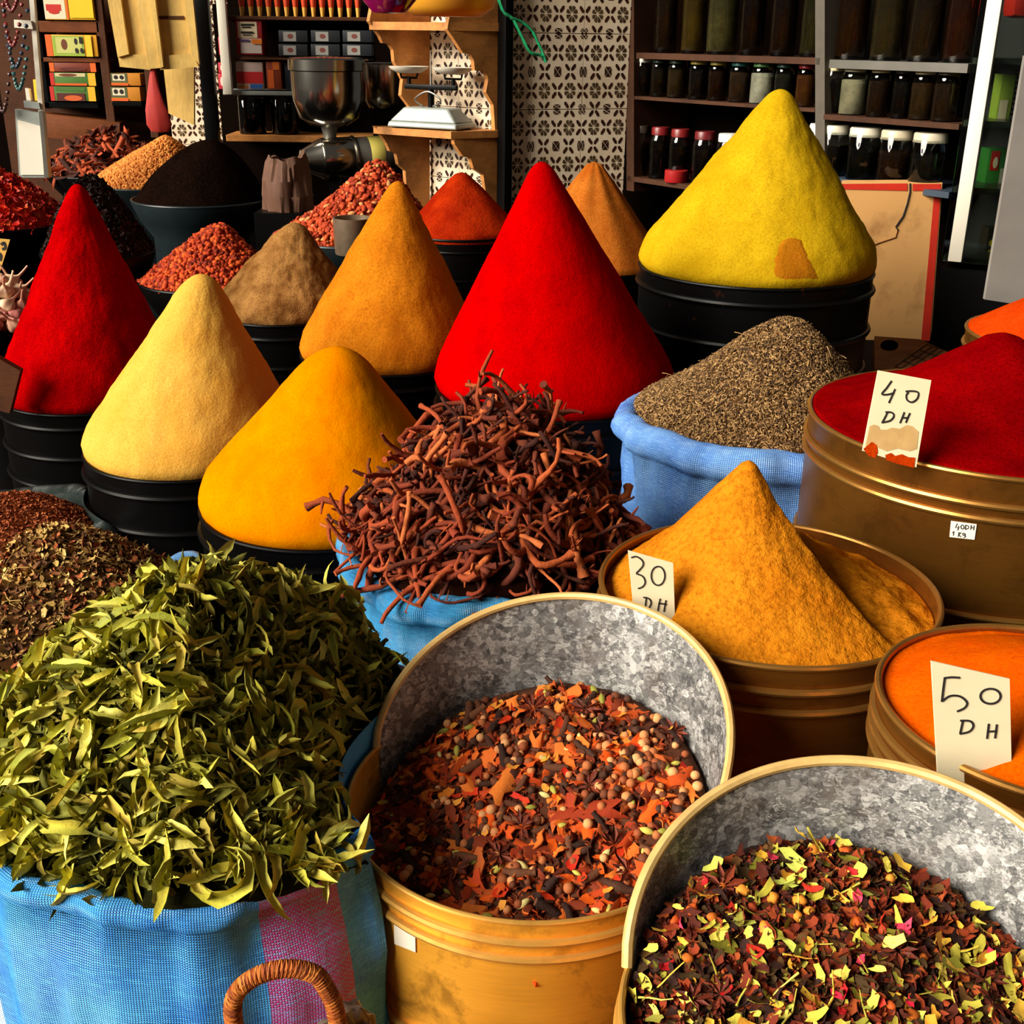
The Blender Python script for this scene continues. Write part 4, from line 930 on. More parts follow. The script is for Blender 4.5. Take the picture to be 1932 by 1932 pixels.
def bulb(seed):
    rg_ = random.Random(seed); return MB().lathe([(.001, -.017), (.008, -.018), (.02, -.012), (.0245, -.002), (.021, .009), (.011, .019), (.0055, .025), (.004, .03)], 24, (0, 0, 0), 0, lambda p, a, r, z: Vector((p.x * (1 + .09 * math.cos(a * 5 + seed)), p.y * (1 + .09 * math.cos(a * 5 + seed)), p.z)))
bulbs = [bulb(i).mesh('bulb', P_gs, True, 0) for i in range(3)]; stemm = MB().tube([(0, 0, .028), (.002, 0, .045), (.006, .002, .065)], [.0042, .0036, .003], 7).mesh('stem', P_gs)
for i, m in enumerate(HL.spots(46, rg, .95, -.1, .9, .014, (.8, 1.05))):
    o = thing('garlic_bulb', 'pink-white garlic bulb with a cut stem beside the dark red cone', 'garlic', (0, 0, 0), 0, 'garlic bulbs in the black basin'); o.matrix_world = m
    put('bulb', bulbs[i % 3], None, o); put('stem', stemm, None, o)
# price card at the edge, dark board
card('yellow price card with black marks above the garlic', [(-22, 448), (19, 452), (0, 512), (-40, 508)], cL.y + .1, cL.y + .1, [[(2, 462), (8, 458), (10, 468), (4, 470)], [(-4, 476), (2, 482), (0, 492)]], .004, 'price_card', 'yc') if 'yc' in M else None
t = thing('wooden_board', 'dark wooden board leaning by the dark red cone', 'board', wp(5, 745, c_redl.y - .26)); L = t.location
q = [wp(x, y, c_redl.y - .26) - L for x, y in ((-40, 655), (5, 672), (38, 700), (22, 775))] ; q = [q[0], q[1], q[2], q[3]]
q2 = [wp(x, y, c_redl.y - .26) - L for x, y in ((-40, 655), (38, 700), (18, 780), (-40, 765))]
MB().hexa(q2, [p + Vector((0, .02, 0)) for p in q2]).build('board', M['woodd'], t, False)

# ---------------------------------------------------------------- scalloped corner shelf on the pillar
nr = Vector((rd.y, -rd.x, 0))
sA = along(811, K, ld); PA = K + ld * sA; PB = K + ld * .012
def panelpts(P, px): return [onplane(x, y, P, nr) for x, y in px]
cs = thing('corner_shelf', 'honey coloured wooden shelf with scalloped sides on the tiled pillar', 'shelf', (K.x, K.y, 0)); CL = cs.location.copy()
def panel(P, px, th, nm='side_panel'):
    pts = [p - CL for p in panelpts(P, px)]; n_ = len(pts); off = ld * th
    MB().add(pts + [p + off for p in pts], [tuple(range(n_)), tuple(range(2 * n_ - 1, n_ - 1, -1))] + [(i, (i + 1) % n_, n_ + (i + 1) % n_, n_ + i) for i in range(n_)]).build(nm, M['wood'], cs, False)
panel(PB, [(946, -40), (860, -40), (844, 55), (859, 77), (868, 91), (874, 100), (888, 102), (894, 114), (896, 133), (912, 134), (919, 142), (921, 150), (917, 174), (931, 198), (934, 246), (856, 262), (858, 272), (874, 295), (888, 298), (894, 318), (912, 330), (922, 400), (948, 400)], .014)
panel(PA - ld * .014, [(811, -40), (712, -40), (697, 40), (717, 68), (723, 81), (735, 83), (742, 94), (744, 116), (760, 150), (757, 180), (772, 200), (775, 238), (708, 238), (730, 270), (736, 285), (748, 290), (752, 310), (765, 322), (770, 400), (811, 400)], .014)
def shelf_board(pxA, pxB, th):
    a, b = onplane(*pxA, PA, nr), onplane(*pxB, PB, nr); z = (a.z + b.z) / 2; pts = []
    for p in (a, b): pts.append(Vector((p.x, p.y, z)) - CL)
    pts += [Vector((K.x, K.y, z)) - CL, Vector((PA.x, PA.y, z)) - CL]
    MB().hexa(pts, [p - Vector((0, 0, th)) for p in pts]).build('shelf_board', M['wood'], cs, False); return z, (a, b)
zs1, e1 = shelf_board((696, 36), (850, 47), .024); zs2, e2 = shelf_board((704, 226), (851, 262), .022)
def onshelf(px, py, z): p = atz(px, py, z); p.z = z; return p
# kitchen balance on the lower shelf
sc = (e2[0] + e2[1]) / 2 + rd * .075; sc.z = zs2; SL = (e2[1] - e2[0]).length; t = thing('balance_scale', 'grey enamel balance scale with two white pans on the lower shelf', 'scale', sc, math.atan2(e2[1].y - e2[0].y, e2[1].x - e2[0].x) + .1)
def frustum(w0, d0, w1, d1, z0, z1): return MB().add([(-w0, -d0, z0), (w0, -d0, z0), (w0, d0, z0), (-w0, d0, z0), (-w1, -d1, z1), (w1, -d1, z1), (w1, d1, z1), (-w1, d1, z1)], [(0, 3, 2, 1), (4, 5, 6, 7), (0, 1, 5, 4), (1, 2, 6, 5), (2, 3, 7, 6), (3, 0, 4, 7)])
b = frustum(.135, .065, .13, .06, .004, .022); b.v += []; bb = frustum(.128, .058, .085, .035, .022, .066); b.add(bb.v, bb.f)
o = b.build('base', M['greyp'], t, True, 30); md = o.modifiers.new('b', 'BEVEL'); md.width = .006; md.segments = 3
for sx in (-1, 1):
    for sy in (-1, 1): MB().lathe([(.001, 0), (.012, 0), (.01, .006), (.001, .006)], 12, (sx * .11, sy * .045, 0)).build('foot', M['black'], t)
MB().tube([(0, 0, .06), (0, 0, .125)], .011, 10).box((0, 0, .128), (.20, .016, .016), None, 0, .003).build('beam', M['black'], t)
MB().tube(catmull([(-.02, -.02, .07), (-.05, -.02, .09), (0, -.02, .115), (.05, -.02, .09), (.02, -.02, .07)], 5), .003, 6).build('brace', M['steeld'], t)
for sx in (-1, 1):
    MB().tube([(sx * .085, 0, .128), (sx * .085, 0, .155)], .007, 8).tube([(sx * .085 - .035, 0, .175), (sx * .085 - .03, 0, .155), (sx * .085 + .03, 0, .155), (sx * .085 + .035, 0, .175)], .004, 6).build('pan_holder', M['black'], t)
    MB().lathe([(.001, .168), (.04, .17), (.062, .183), (.066, .19), (.063, .19), (.04, .175), (.001, .172)], 40, (sx * .085, 0, 0)).build('pan', M['white'], t)
MB().tube([(0, 0, .13), (0, 0, .19), (.0, 0, .24)], [.004, .003, .001], 6).build('pointer', M['steeld'], t)
# things on its top board
p = onshelf(735, 26, zs1); t = thing('glass_bowl', 'purple glass bowl on the upper board of the corner shelf', 'bowl', p)
MB().lathe([(.001, 0), (.03, .002), (.055, .03), (.06, .08), (.055, .08), (.05, .03), (.001, .008)], 40).build('bowl', plain('purple_glass', (120, 10, 70), .08, 0, .6, 30, 0, .8), t)
p = onshelf(845, 32, zs1); t = thing('plastic_tub', 'yellow plastic tub on the upper board of the corner shelf', 'tub', p)
MB().lathe([(.001, 0), (.07, .001), (.095, .018), (.105, .05), (.108, .12), (.104, .12), (.1, .05), (.001, .01)], 48).build('tub', plain('yellow_plastic', (226, 158, 46), .35, 0, .2, 8), t)
# green strap hanging beside the tiles
t = thing('green_strap', 'green plastic strap hanging beside the tiled pillar', 'strap', wp(985, 60, 3.9)); L = t.location.copy()
for px in ([(938, -12), (950, 22), (968, 36), (985, 70), (1000, 98), (1018, 104), (1030, 110)], [(962, 34), (985, 42), (1004, 58), (1014, 78), (1022, 95), (1030, 118)]):
    MB().tube(catmull([wp(x, y, 3.9) - L for x, y in px], 5), [.009 + .005 * ((i * 7) % 5) / 5 for i in range(31)], 6, 0, True, .4).build('strand', plain('green_plastic', (14, 120, 74), .4, 0, .4, 60), t)

# ---------------------------------------------------------------- jar rack on the far wall
ORD = ['first', 'second', 'third', 'fourth', 'fifth', 'sixth', 'seventh', 'eighth', 'ninth', 'tenth', 'eleventh', 'twelfth', 'thirteenth', 'fourteenth']
def jp(px, py, off=0): return onplane(px, py, CORN - n_j * off, n_j)
rack = thing('jar_rack', 'dark wooden jar rack along the wall by the tiled pillar', 'rack', (CORN.x, CORN.y, 0)); RL = rack.location.copy()
rotj = Matrix.Rotation(math.atan2(jd.y, jd.x), 3, 'Z')
def rbox(name, px0, py0, px1, py1, d, mat, off=0.0, **kw):
    """a board on the rack's front plane, from its photographed corners, d deep"""
    a, b, c_, e = jp(px0, py0, off), jp(px1, py0, off), jp(px1, py1, off), jp(px0, py1, off)
    z1, z0 = (a.z + b.z) / 2, (c_.z + e.z) / 2; f = [Vector((p.x, p.y, z)) - RL for p, z in ((a, z1), (e, z0), (c_, z0), (b, z1))]
    return MB().hexa(f, [p - n_j * d for p in f]).build(name, mat, rack, False, **kw)
def rshelf(name, px0, px1, pym, th, d, mat, off=0):
    zm = jp((px0 + px1) / 2, pym, off).z; a, b = jp(px0, 200, off), jp(px1, 200, off)
    f = [Vector((a.x, a.y, zm)) - RL, Vector((a.x, a.y, zm - th)) - RL, Vector((b.x, b.y, zm - th)) - RL, Vector((b.x, b.y, zm)) - RL]
    MB().hexa(f, [p - n_j * d for p in f]).build(name, mat, rack, False); return zm
zU0 = rshelf('shelf_board', 1196, 1538, 104, .018, .24, M['rackw']); zU1 = rshelf('shelf_board', 1556, 1815, 116, .022, .24, M['steeld'])
zM0 = rshelf('shelf_board', 1196, 1538, 193, .010, .24, M['rackw']); zM1 = rshelf('shelf_board', 1556, 1815, 225, .014, .24, M['rackw'])
zL0 = rshelf('shelf_board', 1190, 1400, 348, .016, .24, M['rackw']); zL1 = rshelf('shelf_board', 1400, 1815, 340, .016, .24, plain('blue_grey_paint', (40, 54, 70), .6))
rbox('upright', 1182, -60, 1196, 360, .25, M['rackw']); rbox('upright', 1538, -60, 1556, 345, .25, plain('grey_brown_paint', (74, 66, 54), .6, 0, .4))
def jar_mesh(r, h, neck=True, cont=(60, 40, 20), lid=None, fill=.85):
    prof = [(.001, 0), (r * .93, 0), (r, r * .12), (r, h * .80), (r * .96, h * .86), (r * .78, h * .93), (r * .78, h)] if neck else [(.001, 0), (r * .94, 0), (r, r * .1), (r, h * .95), (r * .9, h)]
    g = MB().lathe(prof + [(.001, h)], 28).mesh('glass', M['glass'])
    c = MB().lathe([(.001, h * .03), (r * .88, h * .03), (r * .92, h * .06), (r * .92, h * .78 * fill), (r * .6, h * .78 * fill + .01), (.001, h * .78 * fill + .006)], 20).mesh('contents', jarfill(cont))
    l = None
    if lid: rl = r * (.86 if neck else .97); l = MB().lathe([(rl * .9, h - .012), (rl, h - .01), (rl, h + .010), (rl * .93, h + .014), (.001, h + .014)], 28).mesh('lid', lidm(lid))
    return g, c, l
_jf = {}
def jarfill(c):
    if c not in _jf: _jf[c] = powder('jar_contents', c, dim(srgb(c), 1)[:3] and tuple(int(v * .6) for v in c), None, 120, .6)
    return _jf[c]
def lidm(c):
    if ('l',) + c not in _jf: _jf[('l',) + c] = plain('lid_paint', c, .4, 0, .2)
    return _jf[('l',) + c]
def jar(label, p, r, h, cont, lid, neck=True, fill=.85, group=None):
    t = thing('glass_jar', label, 'jar', p, 0, group); g, c, l = jar_mesh(r, h, neck, cont, lid, fill)
    put('glass', g, None, t); put('contents', c, None, t)
    if l: put('lid', l, None, t)
    return t
def onrack(px, z, off): p = jp(px, 150, off); return Vector((p.x, p.y, z))
def wpx(px, w_, off): a, b = jp(px, 150, off), jp(px, 150, off); D = (a - CAM).dot(Vector((0, math.cos(PITCH), -math.sin(PITCH)))); return w_ * D / F
DK = [(40, 26, 12), (86, 66, 22), (92, 84, 46), (30, 18, 10), (36, 22, 12), (58, 52, 26)]
for i, (px, w_) in enumerate([(1250, 42), (1303, 44), (1356, 56), (1412, 46), (1470, 48), (1526, 46)]):
    jar(ORD[i] + ' tall jar from the tiled pillar on the upper board of the rack', onrack(px, zU0, .07), wpx(px, w_, .07) / 2, .34, DK[i % 6], None)
for i, (px, w_) in enumerate([(1598, 56), (1665, 58), (1735, 60), (1802, 58)]):
    jar(ORD[i] + ' tall jar past the divider on the upper board of the rack', onrack(px, zU1, .07), wpx(px, w_, .07) / 2, .34, [(50, 28, 12), (62, 50, 26), (48, 34, 20), (56, 26, 14)][i], None)
WH, CR, RD, TL, GN, YL = (226, 222, 210), (206, 196, 150), (150, 22, 22), (20, 88, 84), (70, 120, 60), (150, 132, 40)
for i, (px, w_, lid, cont, nm) in enumerate([(1213, 34, WH, (30, 22, 14), 'white'), (1244, 34, (20, 46, 30), (34, 26, 16), 'dark green'), (1277, 36, (20, 46, 30), (60, 44, 24), 'dark green'), (1317, 36, YL, (26, 20, 14), 'yellow'), (1354, 36, YL, (40, 22, 10), 'yellow'), (1396, 40, TL, (60, 40, 24), 'teal'), (1438, 42, GN, (222, 216, 190), 'green'), (1480, 36, (22, 60, 50), (40, 40, 30), 'dark teal'), (1521, 36, RD, (96, 54, 22), 'red')]):
    jar('%s jar from the pillar on the middle board, with %s lid%s' % (ORD[i], nm, ' and white contents' if i == 6 else ''), onrack(px, zM0, .05), wpx(px, w_, .05) / 2, .115, cont, lid)
for i, (px, w_, lid, cont, nm) in enumerate([(1573, 40, CR, (20, 18, 14), 'cream lid'), (1612, 46, (190, 186, 160), (196, 186, 150), 'pale contents'), (1661, 40, CR, (48, 30, 18), 'cream lid'), (1706, 38, (60, 56, 50), (22, 18, 14), 'dark lid'), (1745, 44, CR, (66, 46, 24), 'yellowish lid'), (1790, 48, (84, 70, 50), (50, 34, 20), 'brown lid')]):
    jar('%s jar past the divider on the middle board, with %s' % (ORD[i], nm), onrack(px, zM1, .05), wpx(px, w_, .05) / 2, .125, cont, lid)
for i, (px, w_, lid) in enumerate([(1216, 34, (50, 40, 30)), (1252, 40, (110, 16, 18)), (1291, 42, (110, 16, 18)), (1338, 46, (96, 14, 20)), (1383, 44, WH)]):
    jar('%s dark jar from the pillar on the lowest board of the rack' % ORD[i], onrack(px, zL0, .05), wpx(px, w_, .05) / 2, .15, (20, 16, 12), lid)
for i, (px, w_, lid) in enumerate([(1556, 38, WH), (1586, 56, (206, 200, 180)), (1646, 62, (206, 200, 180)), (1707, 62, (190, 178, 150)), (1772, 66, (190, 180, 156))]):
    jar('%s squat jar past the divider on the lowest board of the rack' % ORD[i], onrack(px, zL1, .05), wpx(px, w_, .05) / 2, .125, [(18, 16, 12), (22, 20, 14), (16, 16, 12), (40, 24, 14), (26, 24, 18)][i], lid, False, .75)
p = onrack(1287, zL0, .02); t = thing('red_tin', 'flat red tin before the dark jars on the lowest board', 'tin', p); MB().lathe([(.001, 0), (.036, 0), (.038, .004), (.038, .036), (.036, .038), (.001, .038)], 32).build('tin', lidm(RD), t)

# ---------------------------------------------------------------- glass cabinet, grey sheet and carton
cb = thing('glass_cabinet', 'tall glass cabinet with a cream painted front post', 'cabinet', (wp(1795, 500, 2.95).x, 2.95, 0), -.5); BL = cb.location.copy()
def post(px, w_, Y, ytop, ybot, mat, name, par, base):
    a, b = wp(px, ybot, Y), None; wd = w_ * Y / F * .98; zt_, zb = 2.3 if ytop is None else wp(px, ytop, Y).z, a.z
    return MB().box((a.x - base.x, Y - base.y, (zt_ + zb) / 2 - base.z), (wd, .03, zt_ - zb), None, 0, .003).build(name, mat, par)
post(1802, 25, 2.95, None, 492, M['white'], 'post', cb, BL)
xr = wp(1960, 300, 2.95).x; x0 = wp(1806, 300, 2.95).x; zb = wp(1830, 492, 2.95).z
MB().box(((x0 + xr + .3) / 2 - BL.x, 0, (zb + 2.3) / 2), (xr + .3 - x0, .006, 2.3 - zb)).build('pane', M['glassd'], cb, False)
for py in (115, 232, 356, 486):
    z = wp(1880, py, 3.0).z; MB().box(((x0 + xr + .3) / 2 - BL.x, .16, z), (xr + .3 - x0, .28, .014)).build('shelf', plain('green_grey_shelf', (52, 56, 46), .3), cb, False)
MB().box(((x0 + xr + .3) / 2 - BL.x, .32, (zb + 2.3) / 2), (xr + .36 - x0, .02, 2.3 - zb)).build('back_panel', plain('cabinet_dark', (20, 20, 16), .6), cb, False)
MB().box(((x0 + xr + .3) / 2 - BL.x, .16, zb / 2 - .01), (xr + .3 - x0, .3, zb - .02)).build('plinth', M['black'], cb, False)
def rect(x0, y0, x1, y1, Y): a, b = wp(x0, y0, Y), wp(x1, y1, Y); return (a.x + b.x) / 2, (a.z + b.z) / 2, abs(b.x - a.x), abs(a.z - b.z)
def carton(name, label, cat, x0, y0, x1, y1, Y, d, mat, bands=(), group=None, rz=0, bev=.002):
    """a printed packet; bands = (u0, v0, u1, v1, material) raised print on its face, v from the top"""
    cx, cz, w_, h_ = rect(x0, y0, x1, y1, Y); t = thing(name, label, cat, (cx, Y + d / 2, cz - h_ / 2), rz, group)
    MB().box((0, 0, h_ / 2), (w_, d, h_), None, 0, bev).build('packet', mat, t)
    for k, bd in enumerate(bands):
        (u0, v0, u1, v1), m = bd[:4], bd[4]; e = .0009 + .0006 * k
        if len(bd) > 5:   # rounded mark
            n_ = 14; cu, cv, ru, rv = (u0 + u1) / 2, (v0 + v1) / 2, (u1 - u0) / 2, (v1 - v0) / 2
            pts = [((cu - .5 + ru * math.cos(2 * PI * i / n_)) * w_, -d / 2 - e, (1 - cv + rv * math.sin(2 * PI * i / n_)) * h_) for i in range(n_)]
            MB().add(pts, [tuple(range(n_))]).build('print', m, t, False)
        else: MB().add([((u0 - .5) * w_, -d / 2 - e, (1 - v1) * h_), ((u1 - .5) * w_, -d / 2 - e, (1 - v1) * h_), ((u1 - .5) * w_, -d / 2 - e, (1 - v0) * h_), ((u0 - .5) * w_, -d / 2 - e, (1 - v0) * h_)], [(0, 1, 2, 3)]).build('print', m, t, False)
    return t
def pm(c): 
    k = ('p',) + c
    if k not in _jf: _jf[k] = plain('print_colour', c, .5, 0, .12, 20)
    return _jf[k]
GR, LG, YE, ORG, BRN, RE, CRM, BK = (46, 120, 44), (150, 176, 60), (236, 180, 30), (220, 96, 20), (110, 52, 20), (196, 34, 20), (232, 214, 180), (24, 18, 14)
carton('green_packet', 'green and red packet on a glass cabinet shelf', 'packet', 1868, 281, 1902, 354, 3.06, .06, pm(GR), [(.1, .05, .45, .55, pm(RE)), (.55, .5, .95, .95, pm((190, 190, 170))), (.2, .2, .4, .5, pm(CRM), 1)])
carton('black_packet', 'black packet with white lettering in the glass cabinet', 'packet', 1906, 140, 1950, 230, 3.06, .06, pm(BK), [(.2, .1 + .11 * i, .75, .15 + .11 * i, pm((170, 170, 160))) for i in range(8)])
carton('lime_packet', 'lime and white packet in the glass cabinet', 'packet', 1892, 140, 1904, 228, 3.05, .05, pm(LG), [(.1, .55, .7, .98, pm(CRM))])
carton('red_packet', 'bright red round-edged packet high in the glass cabinet', 'packet', 1918, -20, 1970, 34, 3.05, .08, pm(RE), [], None, 0, .02)
carton('yellow_packet', 'small dark packet with yellow spots low in the cabinet', 'packet', 1866, 430, 1900, 484, 3.05, .05, pm((40, 40, 30)), [(.1, .4, .4, .65, pm((226, 206, 30)), 1), (.1, .75, .35, .9, pm((206, 196, 40)), 1), (.3, .0, .7, .3, pm(GR))])
t = thing('grey_sheet', 'scratched grey metal sheet before the glass cabinet', 'metal sheet', wp(1900, 545, 2.62)); L = t.location.copy()
f = [wp(x, y, 2.62) - L for x, y in ((1934, 105), (1858, 565), (2090, 600), (2090, 105))]
MB().hexa(f, [p + Vector((0, .012, 0)) for p in f]).build('sheet', plain('scratched_grey', (150, 144, 138), .45, .3, .45, 5), t, False)
# carton with a red border
t = thing('carton', 'stained cream carton with a red border behind the olive cone', 'carton', wp(1690, 640, 3.2)); L = t.location.copy()
fp = [(1585, 347), (1580, 640), (1756, 644), (1778, 346)]; f = [wp(x, y, 3.2) - L for x, y in fp]
MCT = two('stained_carton', (214, 160, 98), (120, 74, 38), 7, .8, .5, .8, .2)
MB().hexa(f, [p + Vector((.03, .09, 0)) for p in f]).build('box', MCT, t, False)
rb = plain('red_print', (206, 40, 14), .7, 0, .3, 20); ct = [wp(x, y, 3.198) - L for x, y in ((1588, 348), (1588, 358), (1708, 358), (1708, 348))]
for px in ([(1586, 347), (1587, 357), (1712, 360), (1712, 346)], [(1722, 347), (1722, 360), (1763, 360), (1777, 347)], [(1763, 358), (1738, 642), (1754, 643), (1776, 350)]):
    q = [wp(x, y, 3.1985) - L for x, y in px]; MB().add(q, [(0, 1, 2, 3)]).build('border', rb, t, False)
MB().tube([wp(x, y, 3.199) - L for x, y in ((1717, 346), (1717, 362), (1712, 384), (1704, 408), (1690, 428), (1694, 434))], .0022, 5).build('crack', M['ink'], t)
MB().tube([wp(x, y, 3.199) - L for x, y in ((1694, 434), (1690, 448), (1660, 458), (1640, 466))], .0012, 5).build('crack', M['woodb'], t)
zc = wp(1700, 655, 2.9).z
t = thing('carton', 'brown carton lying flat with a dark hole and printed table', 'carton', atz(1700, 660, zc)); L = t.location.copy()
f = [atz(x, y, zc) - L for x, y in ((1650, 634), (1650, 740), (1690, 740), (1808, 672), (1735, 640))]
MB().add(f + [p - Vector((0, 0, .05)) for p in f], [(0, 1, 2, 3, 4), (9, 8, 7, 6, 5)] + [(i, i + 5, (i + 1) % 5 + 5, (i + 1) % 5) for i in range(5)]).build('box', two('brown_carton', (150, 92, 50), (96, 52, 26), 9, .8, .4, .75, .2), t, False)
hc_ = [atz(1678 + 17 * math.cos(a), 652 + 10 * math.sin(a), zc) - L + Vector((0, 0, .001)) for a in [2 * PI * i / 20 for i in range(20)]]
MB().add(hc_, [tuple(range(20))]).build('hole', plain('hole_dark', (3, 3, 3), 1, 0, .1, 5, 0, 0), t, False)
def gl(x0, y0, x1, y1): MB().tube([atz(x0, y0, zc) - L + Vector((0, 0, .0008)), atz(x1, y1, zc) - L + Vector((0, 0, .0008))], .0012, 4).build('printed_line', M['ink'], t, False)
for k in range(5): u = k / 4; gl(1749 - 60 * u, 650 + 42 * u, 1800 - 60 * u, 668 + 44 * u)
for k in range(6): u = k / 5; gl(1749 + 51 * u, 650 + 18 * u, 1689 + 51 * u, 692 + 20 * u)
MB().box((.06, .03, -zc / 2 - .03), (.16, .16, zc - .07)).build('crate', M['black'], t, False)

# ---------------------------------------------------------------- shelves, boxes, pots in the alcove
YA = 5.0
al = thing('alcove_shelf', 'dark shelf unit with a pale post in the alcove', 'shelf', (wp(550, 260, YA).x, YA, 0)); AL = al.location.copy()
def ashelf(x0, x1, py, th, d, mat): a, b = wp(x0, py, YA), wp(x1, py, YA); z = (a.z + b.z) / 2; MB().box(((a.x + b.x) / 2 - AL.x, d / 2, z - th / 2), (b.x - a.x, d, th), None, 0, .003).build('shelf_board', mat, al, False); return z
za1 = ashelf(412, 692, 31, .014, .2, M['woodd']); za2 = ashelf(440, 695, 110, .008, .2, M['woodd']); za3 = ashelf(420, 566, 172, .016, .2, M['greyp']); za4 = ashelf(426, 722, 256, .026, .22, M['wood'])
post(431, 16, YA - .01, None, 178, M['white'], 'post', al, AL)
o = MB().box((0, .2, 1.25), (.66, .01, .9)).build('back_panel', M['plaster'], al, False); o.location.x = 0
for i in range(14):
    px = 452 + i * 17; cx, cz, w_, h_ = rect(px - 6, -30, px + 6, 30, YA); t = thing('orange_tube', ORD[i] + ' orange tube from the pale post on the top alcove board', 'tube', (cx, YA + .03, za1), 0, 'orange tubes on the alcove shelf')
    MB().lathe([(.001, .034), (.010, .034), (.016, .09), (.017, .16), (.001, .17)], 14).build('body', pm((206, 62, 14)), t); MB().lathe([(.001, 0), (.007, 0), (.010, .034), (.001, .036)], 14).build('tip', pm((216, 160, 60)), t)
carton('red_box', 'red tea box with a cream lettered label on the alcove shelf', 'box', 443, 38, 497, 104, YA + .01, .1, pm((150, 14, 16)), [(.08, .04, .82, .50, pm(CRM)), (.14, .52, .95, .95, pm((206, 190, 180))), (.22, .10, .72, .16, pm(BK)), (.25, .18, .6, .22, pm(BK)), (.2, .32, .68, .38, pm(BK)), (.26, .41, .62, .44, pm(BK)), (.1, .55, .5, .62, pm((80, 60, 100))), (.6, .54, .98, .68, pm((226, 120, 20)))])
carton('white_box', 'white and red tea box on the lower alcove board', 'box', 444, 117, 498, 169, YA + .01, .1, pm((196, 170, 160)), [(.0, .35, 1, .78, pm((190, 24, 26))), (.05, .84, .4, .97, pm((190, 120, 60))), (.5, .80, .95, .97, pm((40, 90, 160)))])
carton('orange_box', 'orange and dark box beside the white and red tea box', 'box', 501, 116, 532, 169, YA + .01, .1, pm((140, 50, 10)), [(.1, .3, .5, .95, pm(ORG)), (.45, .0, .9, .3, pm((206, 100, 24)))])
carton('blue_box', 'dark blue box behind the steel hopper', 'box', 536, 118, 556, 169, YA + .02, .08, pm((20, 34, 50)))
for i, (y0, y1) in enumerate([(50, 68), (70, 104), (118, 138), (139, 168)]):
    carton('pink_packet', ['topmost', 'second', 'third', 'lowest'][i] + ' pink packet behind the pale alcove post', 'packet', 411, y0, 425, y1, YA + .01, .08, pm((176, 30, 50)), [(.3, .2, .8, .8, pm((226, 190, 180)), 1)])
for r in (0, 1):
    for c_ in (0, 1, 2):
        x = (527, 588, 648)[c_]; y = (57, 83)[r]
        carton('dark_box', '%s %s dark small box with a pale label, from the red tea box' % (('upper', 'lower')[r], ORD[c_]), 'box', x - 2, y, x + 54, y + 23, YA + .02, .08, pm((22, 26, 32)), [(.16, .12, .6, .92, pm((150, 146, 140))), (.3, .3, .5, .7, pm((120, 60, 50)), 1)])
def dark_jar(label, px): jar(label, Vector((wp(px, 254, YA - .03).x, YA + .07, za4)), .055, .155, (16, 14, 10), (30, 30, 24), False, 1.0)
dark_jar('dark glass jar on the alcove board, nearer the black post', 468); dark_jar('dark glass jar on the alcove board, nearer the steel hopper', 531)
# steel grinder: hopper over a lying cylinder
YG = 4.55; gx = wp(622, 250, YG)
t = thing('steel_grinder', 'polished steel spice grinder with a deep hopper over its lying motor', 'grinder', (gx.x, YG, 0)); GL = t.location
rz_ = lambda py: wp(622, py, YG).z
rH = 64 * YG / F
MB().lathe([(.03, rz_(240)), (rH * .5, rz_(236)), (rH * .82, rz_(222)), (rH * .97, rz_(190)), (rH, rz_(165)), (rH, rz_(134)), (rH * .96, rz_(136)), (.03, rz_(225))], 64).build('hopper', M['steel'], t)
MB().lathe([(rH * 1.0, rz_(133)), (rH * 1.06, rz_(132)), (rH * 1.06, rz_(112)), (rH * .99, rz_(109)), (rH * .2, rz_(106)), (.001, rz_(105)), ], 64).build('lid', M['steel'], t)
MB().lathe([(.022, rz_(268)), (.026, rz_(250)), (.032, rz_(238))], 24).build('neck', M['steeld'], t)
a, b = wp(606, 300, YG - .05), wp(748, 292, YG + .06); dv = (b - a).normalized(); rr = 36 * YG / F
def cyl(name, s0, s1, r0, r1, mat):
    MB().tube([a + dv * s0 - GL, a + dv * (s0 + .004) - GL, a + dv * (s1 - .004) - GL, a + dv * s1 - GL], [r0 * .97, r0, r1, r1 * .97], 40).build(name, mat, t, True, 30)
Lg = (b - a).length
cyl('nozzle', -.075, .0, rr * .5, rr * .96, M['steel']); cyl('motor_housing', 0, Lg * .42, rr, rr, M['steel']); cyl('rib', Lg * .40, Lg * .44, rr * 1.05, rr * 1.05, M['steel']); cyl('motor_end', Lg * .44, Lg * .95, rr * .96, rr * .96, M['steeld']); cyl('label', Lg * .60, Lg * .80, rr * .975, rr * .975, pm((206, 190, 90)))
cyl('end_cap', Lg * .95, Lg * 1.08, rr * .8, rr * .8, M['black'])
for sx in (.05, Lg * .8): q = a + dv * sx - GL; MB().box((q.x, q.y, q.z / 2 - .03), (.04, .06, q.z - .06)).build('stand', M['black'], t, False)
gx2 = wp(735, 190, 4.75); t = thing('steel_pot', 'second steel pot partly hidden behind the scalloped shelf', 'pot', (gx2.x, 4.75, wp(735, 205, 4.75).z))
MB().lathe([(.001, 0), (.08, .004), (.1, .03), (.105, .16), (.112, .165), (.1, .16), (.095, .03), (.001, .012)], 48).build('pot', M['steel'], t)
MB().box((0, .0, -t.location.z / 2), (.12, .12, t.location.z)).build('stand', M['black'], t, False)
t = thing('paper_bag', 'crumpled pale brown paper bag behind the almonds', 'bag', wp(545, 400, 4.1)); t.location.z = wp(545, 395, 4.1).z
